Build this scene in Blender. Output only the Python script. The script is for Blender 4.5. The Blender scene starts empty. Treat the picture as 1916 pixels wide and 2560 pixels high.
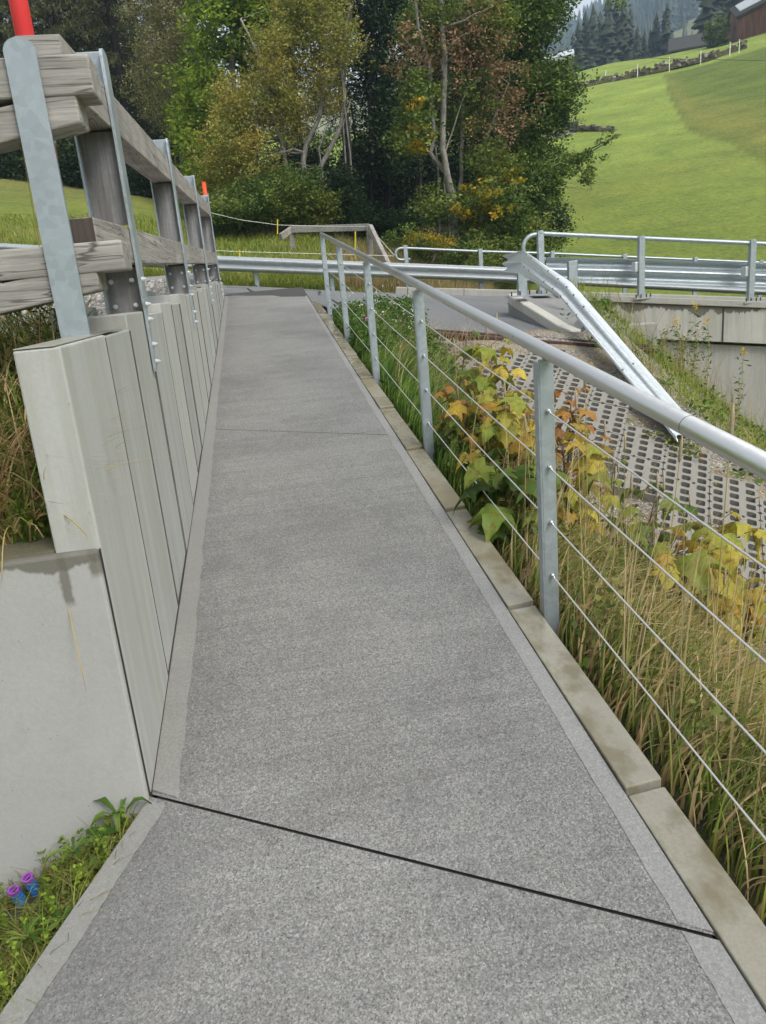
import bpy, bmesh, math, random
import numpy as np
from mathutils import Vector, Matrix, Euler

random.seed(7); rng = np.random.default_rng(11)
SC = bpy.context.scene
COL = SC.collection

# ------------------------------------------------------------------ camera
FPX, CX, CY, HC, KD = 1920.0, 958.0, 1280.0, 1.5, 1.15705
dn = Vector((1546-CX, -(7715-CY), -FPX)); up_ = -dn.normalized()
fw_ = Vector((635-CX, -(737-CY), -FPX)); fw_ = (fw_ - up_*fw_.dot(up_)).normalized()
rt_ = fw_.cross(up_)
RW = Matrix((rt_, fw_, up_))                      # camera axes -> world axes
cam = bpy.data.objects.new('camera', bpy.data.cameras.new('camera')); COL.objects.link(cam)
cam.data.sensor_fit = 'VERTICAL'; cam.data.sensor_height = 36.0; cam.data.lens = 36.0*FPX/2560.0
cam.data.clip_start = 0.05; cam.data.clip_end = 6000
cam.matrix_world = Matrix.Translation((0, 0, HC)) @ RW.to_4x4()
SC.camera = cam

# ------------------------------------------------------------------ world, sun
SUN_EL, SUN_AZ = math.radians(46), math.radians(146)    # azimuth clockwise from +Y: veiled sun behind the viewer, to the right
W = bpy.data.worlds.new('World'); SC.world = W; W.use_nodes = True
wn = W.node_tree
sky = wn.nodes.new('ShaderNodeTexSky'); sky.sky_type = 'NISHITA'; sky.sun_disc = False
sky.sun_elevation = SUN_EL; sky.sun_rotation = SUN_AZ; sky.dust_density = 6.0; sky.air_density = 1.2; sky.altitude = 1200
bg = wn.nodes['Background']; bg.inputs['Strength'].default_value = 0.15
hs = wn.nodes.new('ShaderNodeHueSaturation'); hs.inputs['Saturation'].default_value = .07    # thin high cloud: a pale, nearly white sky
wn.links.new(sky.outputs[0], hs.inputs['Color']); wn.links.new(hs.outputs[0], bg.inputs[0])
sl = bpy.data.lights.new('sun', 'SUN'); sl.energy = 1.3; sl.angle = math.radians(24); sl.color = (1.0, 0.94, 0.84)
so = bpy.data.objects.new('sun', sl); COL.objects.link(so)
sd = Vector((math.sin(SUN_AZ)*math.cos(SUN_EL), math.cos(SUN_AZ)*math.cos(SUN_EL), math.sin(SUN_EL)))
so.rotation_euler = sd.to_track_quat('Z', 'Y').to_euler(); so.location = (0, 0, 30)
SC.view_settings.view_transform = 'Standard'; SC.view_settings.look = 'None'
SC.view_settings.exposure = 1.25; SC.view_settings.gamma = 1.0
SC.cycles.max_bounces = 6; SC.cycles.volume_bounces = 0
SC.cycles.diffuse_bounces = 3; SC.cycles.transmission_bounces = 3

# ------------------------------------------------------------------ survey helpers: where a sight line of the survey view meets a vertical / level / sloped plane
def ray(u, v):
    return (RW @ Vector((u*KD-CX, -(v*KD-CY), -FPX))).normalized()
O0 = Vector((0, 0, HC))
def PY(u, v, Y): d = ray(u, v); return O0 + d*(Y/d.y)
def PX(u, v, X): d = ray(u, v); return O0 + d*(X/d.x)
def PZ(u, v, Z): d = ray(u, v); return O0 + d*((Z-HC)/d.z)
def PR(u, v, r): d = ray(u, v); return O0 + d*(r/math.hypot(d.x, d.y))
def PP(u, v, p0, n): d = ray(u, v); return O0 + d*((Vector(p0)-O0).dot(n)/d.dot(n))

# ------------------------------------------------------------------ object helpers
def tag(o, label=None, cat=None, group=None, kind=None):
    if label: o['label'] = label
    if cat: o['category'] = cat
    if group: o['group'] = group
    if kind: o['kind'] = kind
    return o
def empty(name, loc, label, cat, group=None):
    o = bpy.data.objects.new(name, None); COL.objects.link(o); o.location = loc; o.empty_display_size = .1
    return tag(o, label, cat, group)
class MB:
    def __init__(s): s.v = []; s.f = []
    def add(s, vs, fs):
        b = len(s.v); s.v += [tuple(x) for x in vs]; s.f += [tuple(i+b for i in f) for f in fs]; return s
    def box(s, a, b, M=None):
        (x0, y0, z0), (x1, y1, z1) = a, b
        vs = [Vector(p) for p in ((x0,y0,z0),(x1,y0,z0),(x1,y1,z0),(x0,y1,z0),(x0,y0,z1),(x1,y0,z1),(x1,y1,z1),(x0,y1,z1))]
        if M is not None: vs = [M @ p for p in vs]
        return s.add(vs, [(0,3,2,1),(4,5,6,7),(0,1,5,4),(1,2,6,5),(2,3,7,6),(3,0,4,7)])
    def hexa(s, bot, top):
        return s.add(list(bot)+list(top), [(3,2,1,0),(4,5,6,7),(0,1,5,4),(1,2,6,5),(2,3,7,6),(3,0,4,7)])
    def bar(s, p, q, w, h, up=(0,0,1)):
        p, q = Vector(p), Vector(q); t = (q-p).normalized(); u = Vector(up)
        if abs(t.dot(u)) > .98: u = Vector((1,0,0)) if abs(t.x) < .9 else Vector((0,1,0))
        a = t.cross(u).normalized(); b = a.cross(t).normalized()
        r = lambda c: [c-a*w/2-b*h/2, c+a*w/2-b*h/2, c+a*w/2+b*h/2, c-a*w/2+b*h/2]
        return s.add(r(p)+r(q), [(0,1,2,3),(7,6,5,4),(0,4,5,1),(1,5,6,2),(2,6,7,3),(3,7,4,0)])
    def tube(s, pts, r, n=10, caps=True):
        pts = [Vector(p) for p in pts]; R = r if hasattr(r, '__len__') else [r]*len(pts)
        b = len(s.v); pa = None
        for i, p in enumerate(pts):
            t = (pts[min(i+1, len(pts)-1)]-pts[max(i-1, 0)]).normalized()
            if pa is None: pa = t.orthogonal().normalized()
            a = (pa - t*pa.dot(t))
            a = a.normalized() if a.length > 1e-6 else t.orthogonal().normalized()
            pa = a; c = t.cross(a)
            for k in range(n):
                th = 2*math.pi*k/n; s.v.append(tuple(p + (a*math.cos(th)+c*math.sin(th))*R[i]))
        for i in range(len(pts)-1):
            for k in range(n):
                k2 = (k+1) % n; s.f.append((b+i*n+k, b+i*n+k2, b+(i+1)*n+k2, b+(i+1)*n+k))
        if caps:
            s.f.append(tuple(b+k for k in reversed(range(n)))); e = b+(len(pts)-1)*n; s.f.append(tuple(e+k for k in range(n)))
        return s
    def prism(s, poly, z0, z1, M=None):
        n = len(poly); vs = [Vector((x, y, z0)) for x, y in poly]+[Vector((x, y, z1)) for x, y in poly]
        if M is not None: vs = [M @ p for p in vs]
        return s.add(vs, [tuple(reversed(range(n))), tuple(range(n, 2*n))]+[(i, (i+1) % n, n+(i+1) % n, n+i) for i in range(n)])
    def sweep(s, path, prof, side):       # open sheet profile (out, up) along path
        path = [Vector(p) for p in path]; b = len(s.v); m = len(prof)
        for i, p in enumerate(path):
            t = (path[min(i+1, len(path)-1)]-path[max(i-1, 0)]).normalized()
            o = Vector(side); o = (o - t*o.dot(t)).normalized(); u = o.cross(t)
            if u.z < 0: u = -u
            for (a, c) in prof: s.v.append(tuple(p+o*a+u*c))
        for i in range(len(path)-1):
            for k in range(m-1): s.f.append((b+i*m+k, b+i*m+k+1, b+(i+1)*m+k+1, b+(i+1)*m+k))
        return s
    def build(s, name, mat, parent=None, smooth=False, bevel=0, solid=0, kind=None):
        me = bpy.data.meshes.new(name); me.from_pydata(s.v, [], s.f); me.update()
        bm = bmesh.new(); bm.from_mesh(me); bmesh.ops.recalc_face_normals(bm, faces=bm.faces[:]); bm.to_mesh(me); bm.free()
        return link(name, me, mat, parent, smooth, bevel, solid, kind)
def link(name, me, mat, parent=None, smooth=False, bevel=0, solid=0, kind=None):
    me.materials.append(mat)
    o = bpy.data.objects.new(name, me); COL.objects.link(o)
    if parent is not None:
        o.parent = parent; base = parent.location
        g = parent
        off = Vector(g.location)
        while g.parent: g = g.parent; off += Vector(g.location)
        me.transform(Matrix.Translation(-off))          # meshes are written in world metres
    if smooth:
        me.polygons.foreach_set('use_smooth', [True]*len(me.polygons))
    if solid: m = o.modifiers.new('solid', 'SOLIDIFY'); m.thickness = solid; m.offset = 0
    if bevel: m = o.modifiers.new('bevel', 'BEVEL'); m.width = bevel; m.segments = 2; m.limit_method = 'ANGLE'; m.angle_limit = math.radians(40)
    if kind: o['kind'] = kind
    return o
def np_mesh(name, V, F):
    me = bpy.data.meshes.new(name); nv, nf, k = len(V), len(F), F.shape[1]
    me.vertices.add(nv); me.vertices.foreach_set('co', np.ascontiguousarray(V, dtype=np.float32).ravel())
    me.loops.add(nf*k); me.loops.foreach_set('vertex_index', F.astype(np.int32).ravel())
    me.polygons.add(nf); me.polygons.foreach_set('loop_start', np.arange(0, nf*k, k, dtype=np.int32)); me.polygons.foreach_set('loop_total', np.full(nf, k, np.int32))
    me.update(calc_edges=True); return me
def grid_mesh(name, G):                    # G[i][j] -> xyz
    G = np.asarray(G, float); a, b = G.shape[:2]; V = G.reshape(-1, 3)
    I = np.arange(a*b).reshape(a, b)
    F = np.stack([I[:-1, :-1], I[1:, :-1], I[1:, 1:], I[:-1, 1:]], -1).reshape(-1, 4)
    return np_mesh(name, V, F)
def dup(root, dloc=(0, 0, 0), label=None, rz=None):
    r = root.copy(); COL.objects.link(r); r.location = Vector(root.location)+Vector(dloc)
    if rz is not None: r.rotation_euler.z = rz
    if label: r['label'] = label
    for ch in root.children:
        c = ch.copy(); COL.objects.link(c); c.parent = r
        for g in ch.children:
            d = g.copy(); COL.objects.link(d); d.parent = c
    return r

# ------------------------------------------------------------------ materials
class N:
    def __init__(s, name):
        s.m = bpy.data.materials.new(name); s.m.use_nodes = True; s.t = s.m.node_tree
        s.b = s.t.nodes['Principled BSDF']; s.tc = s.n('ShaderNodeTexCoord')
    def n(s, typ, **kw):
        x = s.t.nodes.new(typ)
        for k, v in kw.items(): setattr(x, k, v)
        return x
    def l(s, a, b): s.t.links.new(a, b)
    def co(s, scale=(1,1,1), rot=(0,0,0), loc=(0,0,0)):
        mp = s.n('ShaderNodeMapping'); s.l(s.tc.outputs['Object'], mp.inputs[0])
        mp.inputs['Scale'].default_value = scale; mp.inputs['Rotation'].default_value = rot; mp.inputs['Location'].default_value = loc
        return mp.outputs[0]
    def noise(s, sc, detail=4, rough=.6, co=None, dist=0):
        x = s.n('ShaderNodeTexNoise'); x.inputs['Scale'].default_value = sc; x.inputs['Detail'].default_value = detail
        x.inputs['Roughness'].default_value = rough; x.inputs['Distortion'].default_value = dist
        s.l(co if co is not None else s.tc.outputs['Object'], x.inputs[0]); return x.outputs[0]
    def vor(s, sc, co=None, out='Color', feature='F1'):
        x = s.n('ShaderNodeTexVoronoi', feature=feature); x.inputs['Scale'].default_value = sc
        s.l(co if co is not None else s.tc.outputs['Object'], x.inputs[0]); return x.outputs[out]
    def ramp(s, fac, stops, interp='LINEAR'):
        r = s.n('ShaderNodeValToRGB'); r.color_ramp.interpolation = interp; e = r.color_ramp.elements
        while len(e) < len(stops): e.new(.5)
        for i, (p, c) in enumerate(stops):
            e[i].position = p; e[i].color = (c, c, c, 1) if not hasattr(c, '__len__') else (*c, 1)
        s.l(fac, r.inputs[0]); return r.outputs[0]
    def mix(s, fac, a, b, mode='MIX'):
        x = s.n('ShaderNodeMix', data_type='RGBA', blend_type=mode)
        for v, i in ((fac, 0), (a, 6), (b, 7)):
            if hasattr(v, 'is_linked') or hasattr(v, 'links'): s.l(v, x.inputs[i])
            elif hasattr(v, '__len__'): x.inputs[i].default_value = (*v, 1)
            else: x.inputs[i].default_value = v if i == 0 else (v, v, v, 1)
        return x.outputs[2]
    def math(s, op, a, b=0):
        x = s.n('ShaderNodeMath', operation=op)
        for i, v in enumerate((a, b)):
            if hasattr(v, 'links'): s.l(v, x.inputs[i])
            else: x.inputs[i].default_value = v
        return x.outputs[0]
    def xyz(s, k):
        x = s.n('ShaderNodeSeparateXYZ'); s.l(s.tc.outputs['Object'], x.inputs[0]); return x.outputs[k]
    def rand(s):
        return s.n('ShaderNodeNewGeometry').outputs['Random Per Island']
    def bump(s, h, strength=.3, dist=.01):
        x = s.n('ShaderNodeBump'); x.inputs['Strength'].default_value = strength; x.inputs['Distance'].default_value = dist
        s.l(h, x.inputs['Height']); s.l(x.outputs[0], s.b.inputs['Normal'])
    def col(s, c):
        if hasattr(c, 'links'): s.l(c, s.b.inputs['Base Color'])
        else: s.b.inputs['Base Color'].default_value = (*c, 1)
    def rough(s, r):
        if hasattr(r, 'links'): s.l(r, s.b.inputs['Roughness'])
        else: s.b.inputs['Roughness'].default_value = r
    def metal(s, v): s.b.inputs['Metallic'].default_value = v

def m_plain(name, c, r=.8, metal=0, var=.15, sc=6, bump=.15, bsc=60):
    k = N(name); n1 = k.noise(sc, 5)
    k.col(k.mix(n1, tuple(x*(1-var*1.6) for x in c), tuple(min(1, x*(1+var*1.6)) for x in c))); k.rough(r); k.metal(metal)
    if bump: k.bump(k.noise(bsc, 3), bump, .01)
    return k.m
def m_path(name='brushed concrete path', smooth=0.0, tint=(1, 1, 1)):
    k = N(name)
    f1 = k.noise(330, 3, .85); f2 = k.vor(250); v = k.n('ShaderNodeRGBToBW'); k.l(f2, v.inputs[0]); f3 = k.noise(120, 3, .7)
    g = k.math('ADD', k.math('ADD', k.math('MULTIPLY', f1, .55), k.math('MULTIPLY', v.outputs[0], .27)), k.math('MULTIPLY', f3, .26))
    c = k.ramp(g, [(.36, (.05, .049, .047)), (.47, (.155, .153, .147)), (.58, (.235, .231, .222)), (.73, (.42, .41, .395))])
    br = k.noise(1.0, 6, .8, k.co((1.6, 75, 1), (0, 0, .48)))
    c = k.mix(k.ramp(br, [(.5, 0), (.66, .40)]), c, (.105, .103, .101))
    br2 = k.noise(1.0, 4, .7, k.co((.7, 9, 1), (0, 0, .48), (3, 1, 0)))
    c = k.mix(1.0, c, k.ramp(br2, [(.3, .90), (.7, 1.08)]), 'MULTIPLY')
    big = k.noise(1.1, 6, .7)
    c = k.mix(1.0, c, k.ramp(big, [(.3, (.76, .75, .74)), (.5, (1, 1, 1)), (.7, (1.17, 1.16, 1.13))]), 'MULTIPLY')
    # darker damp patches hugging the left margin
    n5 = k.noise(3.2, 5, .7); xx = k.math('ADD', k.xyz(0), k.math('MULTIPLY', n5, .55))
    c = k.mix(k.ramp(k.math('ADD', xx, .5), [(.30, .42), (.52, 0)]), c, (.10, .10, .10))
    sp = k.vor(21, out='Distance'); c = k.mix(k.ramp(sp, [(.035, .85), (.06, 0)]), c, (.05, .05, .05))
    sp2 = k.vor(33, k.co(loc=(3, 5, 1)), out='Distance'); c = k.mix(k.ramp(sp2, [(.04, .9), (.055, 0)]), c, (.60, .59, .57))
    d = k.noise(5, 6, .75); c = k.mix(k.ramp(d, [(.56, 0), (.70, .35)]), c, (.12, .118, .115))
    c = k.mix(1.0, c, (1.02, 1.0, .965), 'MULTIPLY')
    if smooth: c = k.mix(smooth, c, (.262*tint[0], .258*tint[1], .25*tint[2]))
    k.col(c); k.rough(.68); k.bump(k.math('ADD', g, k.math('MULTIPLY', br, .5)), .6*(1-smooth), .004); return k.m
def m_conc(name, c, streak=0, wet=None, pores=True, r=.75, drips=()):
    k = N(name); oi = k.n('ShaderNodeObjectInfo')
    n1 = k.noise(2.2, 6, .6); n2 = k.noise(90, 3, .7)
    o = k.mix(n1, tuple(x*.84 for x in c), tuple(min(1, x*1.12) for x in c))
    o = k.mix(k.ramp(n2, [(.3, .28), (.7, 0)]), o, tuple(x*.7 for x in c))
    if streak:
        st = k.noise(1, 5, .65, k.co((10, 10, .5)))
        o = k.mix(k.ramp(st, [(.42, streak), (.56, 0)]), o, tuple(a*b for a, b in zip(c, (.74, .73, .67))))
        st2 = k.noise(1, 3, .6, k.co((5, 5, .35), loc=(4, 4, 0)))
        o = k.mix(k.ramp(st2, [(.55, 0), (.68, streak*.75)]), o, tuple(a*b for a, b in zip(c, (.9, .84, .70))))
    if pores:
        p = k.vor(26, out='Distance'); o = k.mix(k.ramp(p, [(.03, .9), (.045, 0)]), o, (.09, .09, .085))
    if streak: o = k.mix(1.0, o, k.ramp(oi.outputs['Random'], [(0, (.88, .88, .87)), (1, (1.07, 1.06, 1.03))]), 'MULTIPLY')
    rr = r
    if wet is not None:      # (z of the top edge, depth of the run-down)
        z0, dep = wet
        wz = k.math('ADD', k.xyz(2), k.math('MULTIPLY', k.math('SUBTRACT', k.noise(1, 5, .7, k.co((5, 5, .6))), .5), dep*3.2))
        mk = k.ramp(k.math('SUBTRACT', wz, z0-dep), [(0, 0), (.006, 1)])
        o = k.mix(k.math('MULTIPLY', mk, .85), o, (.115, .105, .08))
    for dx_, dz_, dw_ in drips:      # dark runs below the wet crown
        xn = k.math('ADD', k.xyz(0), k.math('MULTIPLY', k.math('SUBTRACT', k.noise(14, 3), .5), .035)); ab = k.math('ABSOLUTE', k.math('SUBTRACT', xn, dx_))
        o = k.mix(k.math('MULTIPLY', k.ramp(ab, [(dw_*.8, .8), (dw_*1.2, 0)]), k.ramp(k.math('SUBTRACT', k.xyz(2), dz_), [(0, 0), (.02, 1)])), o, (.125, .115, .09))
    if pores:
        dm = k.noise(6, 5, .7); o = k.mix(k.ramp(dm, [(.56, 0), (.72, .3)]), o, tuple(a*b for a, b in zip(c, (.72, .70, .62))))
    k.col(o); k.rough(rr); k.bump(k.math('ADD', n2, n1), .22, .004); return k.m
def m_wetstone():
    k = N('wet beige kerb stone'); n1 = k.noise(3, 5, .6, k.co((1.4, 1, 1))); n2 = k.noise(120, 3)
    o = k.mix(k.ramp(n1, [(.43, 0), (.53, 1)]), (.18, .155, .095), (.29, .268, .212))
    o = k.mix(k.ramp(n2, [(.4, .25), (.6, 0)]), o, (.17, .15, .11))
    far = k.ramp(k.math('MULTIPLY', k.xyz(1), .1), [(.2, 0), (.45, .5)]); o = k.mix(far, o, (.22, .19, .12))
    n3 = k.noise(1.6, 4, .6, k.co(loc=(7, 0, 0)))
    k.col(o); k.rough(k.ramp(n3, [(.42, .12), (.6, .55)])); k.bump(n2, .08, .003); return k.m
def m_galv(name, c=(.42, .46, .49), r=.45, metal=.55, streak=0, dark=(.16, .16, .17)):
    k = N(name); v = k.vor(45); g = k.n('ShaderNodeRGBToBW'); k.l(v, g.inputs[0]); n1 = k.noise(9, 5, .65)
    o = k.mix(g.outputs[0], tuple(x*.88 for x in c), tuple(x*1.10 for x in c))
    o = k.mix(k.ramp(n1, [(.35, .25), (.6, 0)]), o, tuple(x*.72 for x in c))
    if streak:
        st = k.noise(1, 6, .7, k.co((22, 22, 1.3)))
        o = k.mix(k.ramp(st, [(.35, streak), (.66, 0)]), o, dark)
    k.col(o); k.metal(metal); k.rough(k.ramp(n1, [(.3, r-.08), (.7, r+.12)])); k.bump(k.noise(70, 3), .08, .003); return k.m
def m_wood(name, axis, c1=(.20, .18, .165), c2=(.45, .41, .37)):
    k = N(name); s = [1.0, 1.0, 1.0]
    for i in range(3): s[i] = 1.6 if i == axis else 34
    g = k.noise(1, 6, .7, k.co(tuple(s)), .6)
    s2 = [110 if i != axis else 2.2 for i in range(3)]; f = k.noise(1, 4, .7, k.co(tuple(s2)))
    o = k.ramp(g, [(.3, c1), (.48, tuple((a+b)/2 for a, b in zip(c1, c2))), (.66, c2)])
    o = k.mix(k.ramp(f, [(.30, .9), (.42, 0)]), o, (.06, .055, .05))
    s3 = [13 if i != axis else .8 for i in range(3)]; cr_ = k.noise(1, 3, .5, k.co(tuple(s3), loc=(3, 2, 1)), .4)
    o = k.mix(k.ramp(cr_, [(.492, 0), (.498, .85), (.504, .85), (.51, 0)]), o, (.05, .042, .036))
    b = k.noise(2.3, 4); o = k.mix(k.ramp(b, [(.35, .5), (.6, 0)]), o, tuple(x*.75 for x in c1))
    k.col(o); k.rough(.85); k.bump(k.math('ADD', g, f), .5, .004); return k.m
def m_leaf(name, cols, clump=.5, csc=.9, trans=.35, rough=.55, lobes=False):
    k = N(name); r = k.rand()
    n = len(cols); st = [((i+.0)/n, c) for i, c in enumerate(cols)]
    nz = k.noise(csc, 3, .6)
    fac = k.math('ADD', k.math('MULTIPLY', r, 1-clump), k.math('MULTIPLY', k.ramp(nz, [(.3, 0), (.7, 1)]), clump))
    c = k.ramp(fac, [((i+.5)/n, c) for i, c in enumerate(cols)])
    if lobes:
        d = k.noise(34, 4, .7); c = k.mix(k.ramp(d, [(.52, 0), (.66, .75)]), c, (.20, .085, .02))
    v = k.ramp(k.math('FRACT', k.math('MULTIPLY', r, 17.3)), [(0, .72), (1, 1.25)])
    c = k.mix(1.0, c, v, 'MULTIPLY')
    k.col(c); k.rough(rough); k.b.inputs['Specular IOR Level'].default_value = .25
    tr = k.n('ShaderNodeBsdfTranslucent'); k.l(c, tr.inputs[0]); ms = k.n('ShaderNodeMixShader'); ms.inputs[0].default_value = trans
    out = k.t.nodes['Material Output']; k.l(k.b.outputs[0], ms.inputs[1]); k.l(tr.outputs[0], ms.inputs[2]); k.l(ms.outputs[0], out.inputs[0])
    return k.m
def m_gravel(name, c1, c2, sc=45, tint=None):
    k = N(name); v = k.vor(sc); g = k.n('ShaderNodeRGBToBW'); k.l(v, g.inputs[0]); d = k.vor(sc, out='Distance')
    o = k.mix(g.outputs[0], c1, c2); o = k.mix(k.ramp(d, [(.35, 0), (.75, .7)]), o, tuple(x*.3 for x in c1))
    if tint:
        t = k.noise(.9, 5, .7); o = k.mix(k.ramp(t, [(.42, 0), (.58, .85)]), o, k.mix(k.noise(60, 3), tuple(x*.6 for x in tint), tint))
    k.col(o); k.rough(.9); k.bump(k.math('SUBTRACT', 1.0, d), .8, .012); return k.m
def m_bark(name, c1, c2, sc=8):
    k = N(name); n = k.noise(1, 6, .75, k.co((sc*1.5, sc*1.5, sc*.7)))
    k.col(k.ramp(n, [(.35, c1), (.55, tuple((a+b)/2 for a, b in zip(c1, c2))), (.68, c2)])); k.rough(.9); k.bump(n, .6, .02); return k.m

M = {}
M['path'] = m_path()
M['border'] = m_path('smooth trowelled concrete', .55, (1.04, 1.02, .95))
M['border_in'] = m_path('smooth trowelled edge', .5, (1.16, 1.16, 1.15))
M['wall'] = m_conc('precast concrete wall', (.43, .43, .418), streak=.6)
M['wing'] = m_conc('cast concrete wing wall', (.39, .383, .365), wet=(.935, .028), drips=((.655, .80, .011), (.735, .865, .016), (.30, .885, .012), (.05, .87, .010)))
M['wingcap'] = m_conc('wet wall top', (.16, .145, .10), pores=False, r=.25)
M['wetcap'] = m_conc('damp wall crown', (.32, .305, .25), pores=False, r=.4)
M['kerb'] = m_wetstone()
M['galv'] = m_galv('galvanised steel', (.40, .445, .475))
M['galvnew'] = m_galv('bright galvanised steel', (.70, .725, .735), .38, .4)
M['galvbeam'] = m_galv('dull galvanised beam', (.40, .42, .43), .5, .45)
M['galvold'] = m_galv('weathered galvanised steel', (.33, .325, .33), .6, .35, streak=.8, dark=(.10, .088, .082))
M['galvpost'] = m_galv('galvanised flat steel', (.33, .37, .40), .5, .4)
M['steel'] = None
k = N('brushed stainless tube'); f = k.noise(1, 5, .7, k.co((260, 4, 260))); k.col((.60, .595, .58)); k.metal(.95)
k.rough(k.ramp(k.noise(30, 4, .7), [(.3, .26), (.7, .42)])); k.bump(k.noise(1, 4, .7, k.co((90, 240, 90))), .12, .002); M['steel'] = k.m
k = N('steel wire rope'); k.col((.62, .60, .57)); k.metal(.6); k.rough(.42)
wv = k.n('ShaderNodeTexWave'); wv.inputs['Scale'].default_value = 60; k.l(k.tc.outputs['Object'], wv.inputs[0]); k.bump(wv.outputs[1], .5, .002); M['rope'] = k.m
M['wood_y'] = m_wood('weathered timber', 1)
M['wood_x'] = m_wood('weathered timber cross', 0, (.20, .185, .17), (.47, .44, .405))
M['endgrain'] = m_wood('dark end grain', 2, (.05, .04, .035), (.15, .12, .10))
M['red'] = m_plain('red plastic pole', (.72, .045, .05), .45, var=.1, bump=.05)
M['orange'] = m_plain('orange red pole', (.80, .07, .02), .45, var=.1, bump=.05)
k = N('asphalt road'); n1 = k.noise(140, 3, .8); n2 = k.noise(.8, 5, .6)
c = k.ramp(n1, [(.35, .10), (.5, .155), (.68, .25)]); c = k.mix(1.0, c, k.ramp(n2, [(.3, .85), (.7, 1.15)]), 'MULTIPLY')
k.col(c); k.rough(.85); k.bump(n1, .5, .006); M['asphalt'] = k.m
k = N('dark new asphalt'); n1 = k.noise(90, 3, .8); k.col(k.ramp(n1, [(.35, .05), (.5, .10), (.68, .22)])); k.rough(.9); k.bump(n1, .8, .01); M['asphalt2'] = k.m
M['tar'] = m_plain('tar joint', (.03, .028, .026), .7)
M['seam'] = m_plain('slab seam', (.12, .11, .095), .9, 0, .5, 9)
M['joint'] = m_plain('weathered joint filler', (.055, .05, .042), .9, 0, .4, 60)
M['deck'] = m_conc('bridge concrete', (.36, .35, .32), streak=.35, pores=False)
M['abut'] = m_conc('abutment concrete', (.40, .39, .365), streak=.5)
M['plainconc'] = m_conc('grey cast concrete', (.25, .245, .235), pores=False, r=.75)
M['kerbwhite'] = m_conc('pale cast kerb', (.52, .49, .43), pores=False)
M['rust'] = m_plain('dark rusty steel', (.085, .045, .035), .55, .3, .5, 14, .3, 80)
M['paver'] = m_conc('grid paver concrete', (.245, .228, .197), pores=False, r=.9)
M['bark_l'] = m_bark('pale grey bark', (.11, .10, .085), (.36, .335, .295), 7)
M['bark_m'] = m_bark('grey brown bark', (.09, .075, .06), (.24, .21, .18))
M['bark_d'] = m_bark('dark bark', (.012, .010, .008), (.04, .034, .028))
M['stone'] = m_gravel('field stones', (.10, .08, .06), (.34, .30, .25), 1.6)
M['twig'] = m_plain('reddish stem', (.10, .055, .035), .7)

# ------------------------------------------------------------------ terrain
S = .1183                                          # slope of the ramp
AZK = np.array([-180, -60, -40, -15, -7, -3, 4, 10, 15, 20, 25, 30, 35, 60, 120, 180.])
RK = np.array([0, 6, 11, 14.5, 17.3, 22, 30, 40, 60, 95, 122, 135, 165, 240, 320, 450, 620, 900, 980, 1100.])
def elz(r, e): return HC + r*math.tan(math.radians(e))
def _col(z173, z22, z30, z40, e60, e95, e122, top, flat=False):
    t = top
    return [z173-.35, z22, z30, z40, elz(60, e60), elz(95, e95), elz(122, e122), elz(135, e122-.55), elz(165, e122-2.0),
            elz(240, min(e122-2.6, 9.2)), elz(320, 8.6 if t > 12 else 8), elz(450, 8+(t-8)*.38), elz(620, 8+(t-8)*.68), elz(900, t-.6), elz(980, t-1.6), elz(1100, t-4)]
ZT = []
for a, near, rest in [
    (-180, [-.8, -.9, -.9, -1.0], (-1, -1, -1, -1.2, -1, 0, 0, 6)),
    (-60, [-1, -.9, -.6, 1.3], (1.7, 3, 5, 7.5, 9, 12, 13, 16)),
    (-40, [-1, -.9, -.4, 1.5], (2.2, 3.1, 5, 7.6, 10, 13, 14, 17)),
    (-15, [-1, -.9, 0, 1.6], (2.2, 3.2, 5.1, 7.4, 10, 13, 14, 17)),
    (-7, [-1, -.9, .3, 1.6], (2.1, 3.0, 4.9, 6.6, 10, 12, 13, 16)),
    (-3, [-1, -.9, .3, 1.3], (1.95, 2.7, 4.2, 5.8, 8, 10, 11, 14)),
    (4, [-.5, -.4, .2, .8], (1.75, 2.5, 4.0, 5.5, 7, 9, 10, 13)),
    (10, [-.7, -.9, -.4, .3], (1.4, 2.0, 3.5, 4.9, 6.5, 8.5, 10, 12.5)),
    (15, [-.8, -1.1, -.8, -.3], (.9, 1.2, 2.5, 4.4, 6.8, 9.2, 10.5, 12.5)),
    (20, [-.9, -1.3, -1.2, -.6], (.35, .75, 2.4, 4.6, 7.6, 10.6, 11.55, 13.0)),
    (25, [-.9, -1.6, -1.9, -1.0], (-.2, .4, 2.1, 4.6, 7.9, 11.0, 11.9, 14.9)),
    (30, [-.9, -1.9, -2.3, -1.6], (-.6, .25, 2.0, 4.5, 8.0, 11.2, 12.0, 18)),
    (35, [-1., -2.1, -2.5, -1.9], (-.9, .05, 1.9, 4.4, 8.0, 11.6, 12.3, 20)),
    (60, [-1., -2.2, -2.6, -2.2], (-1.4, -.5, 1.4, 4., 8, 12, 12.5, 20)),
    (120, [-.9, -2.0, -2.4, -2.4], (-2, -2, -1, 1, 3, 6, 8, 14)),
    (180, [-.8, -.9, -.9, -1.0], (-1, -1, -1, -1.2, -1, 0, 0, 6))]:
    ZT.append(near+_col(*rest))
ZT = np.array(ZT)
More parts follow.
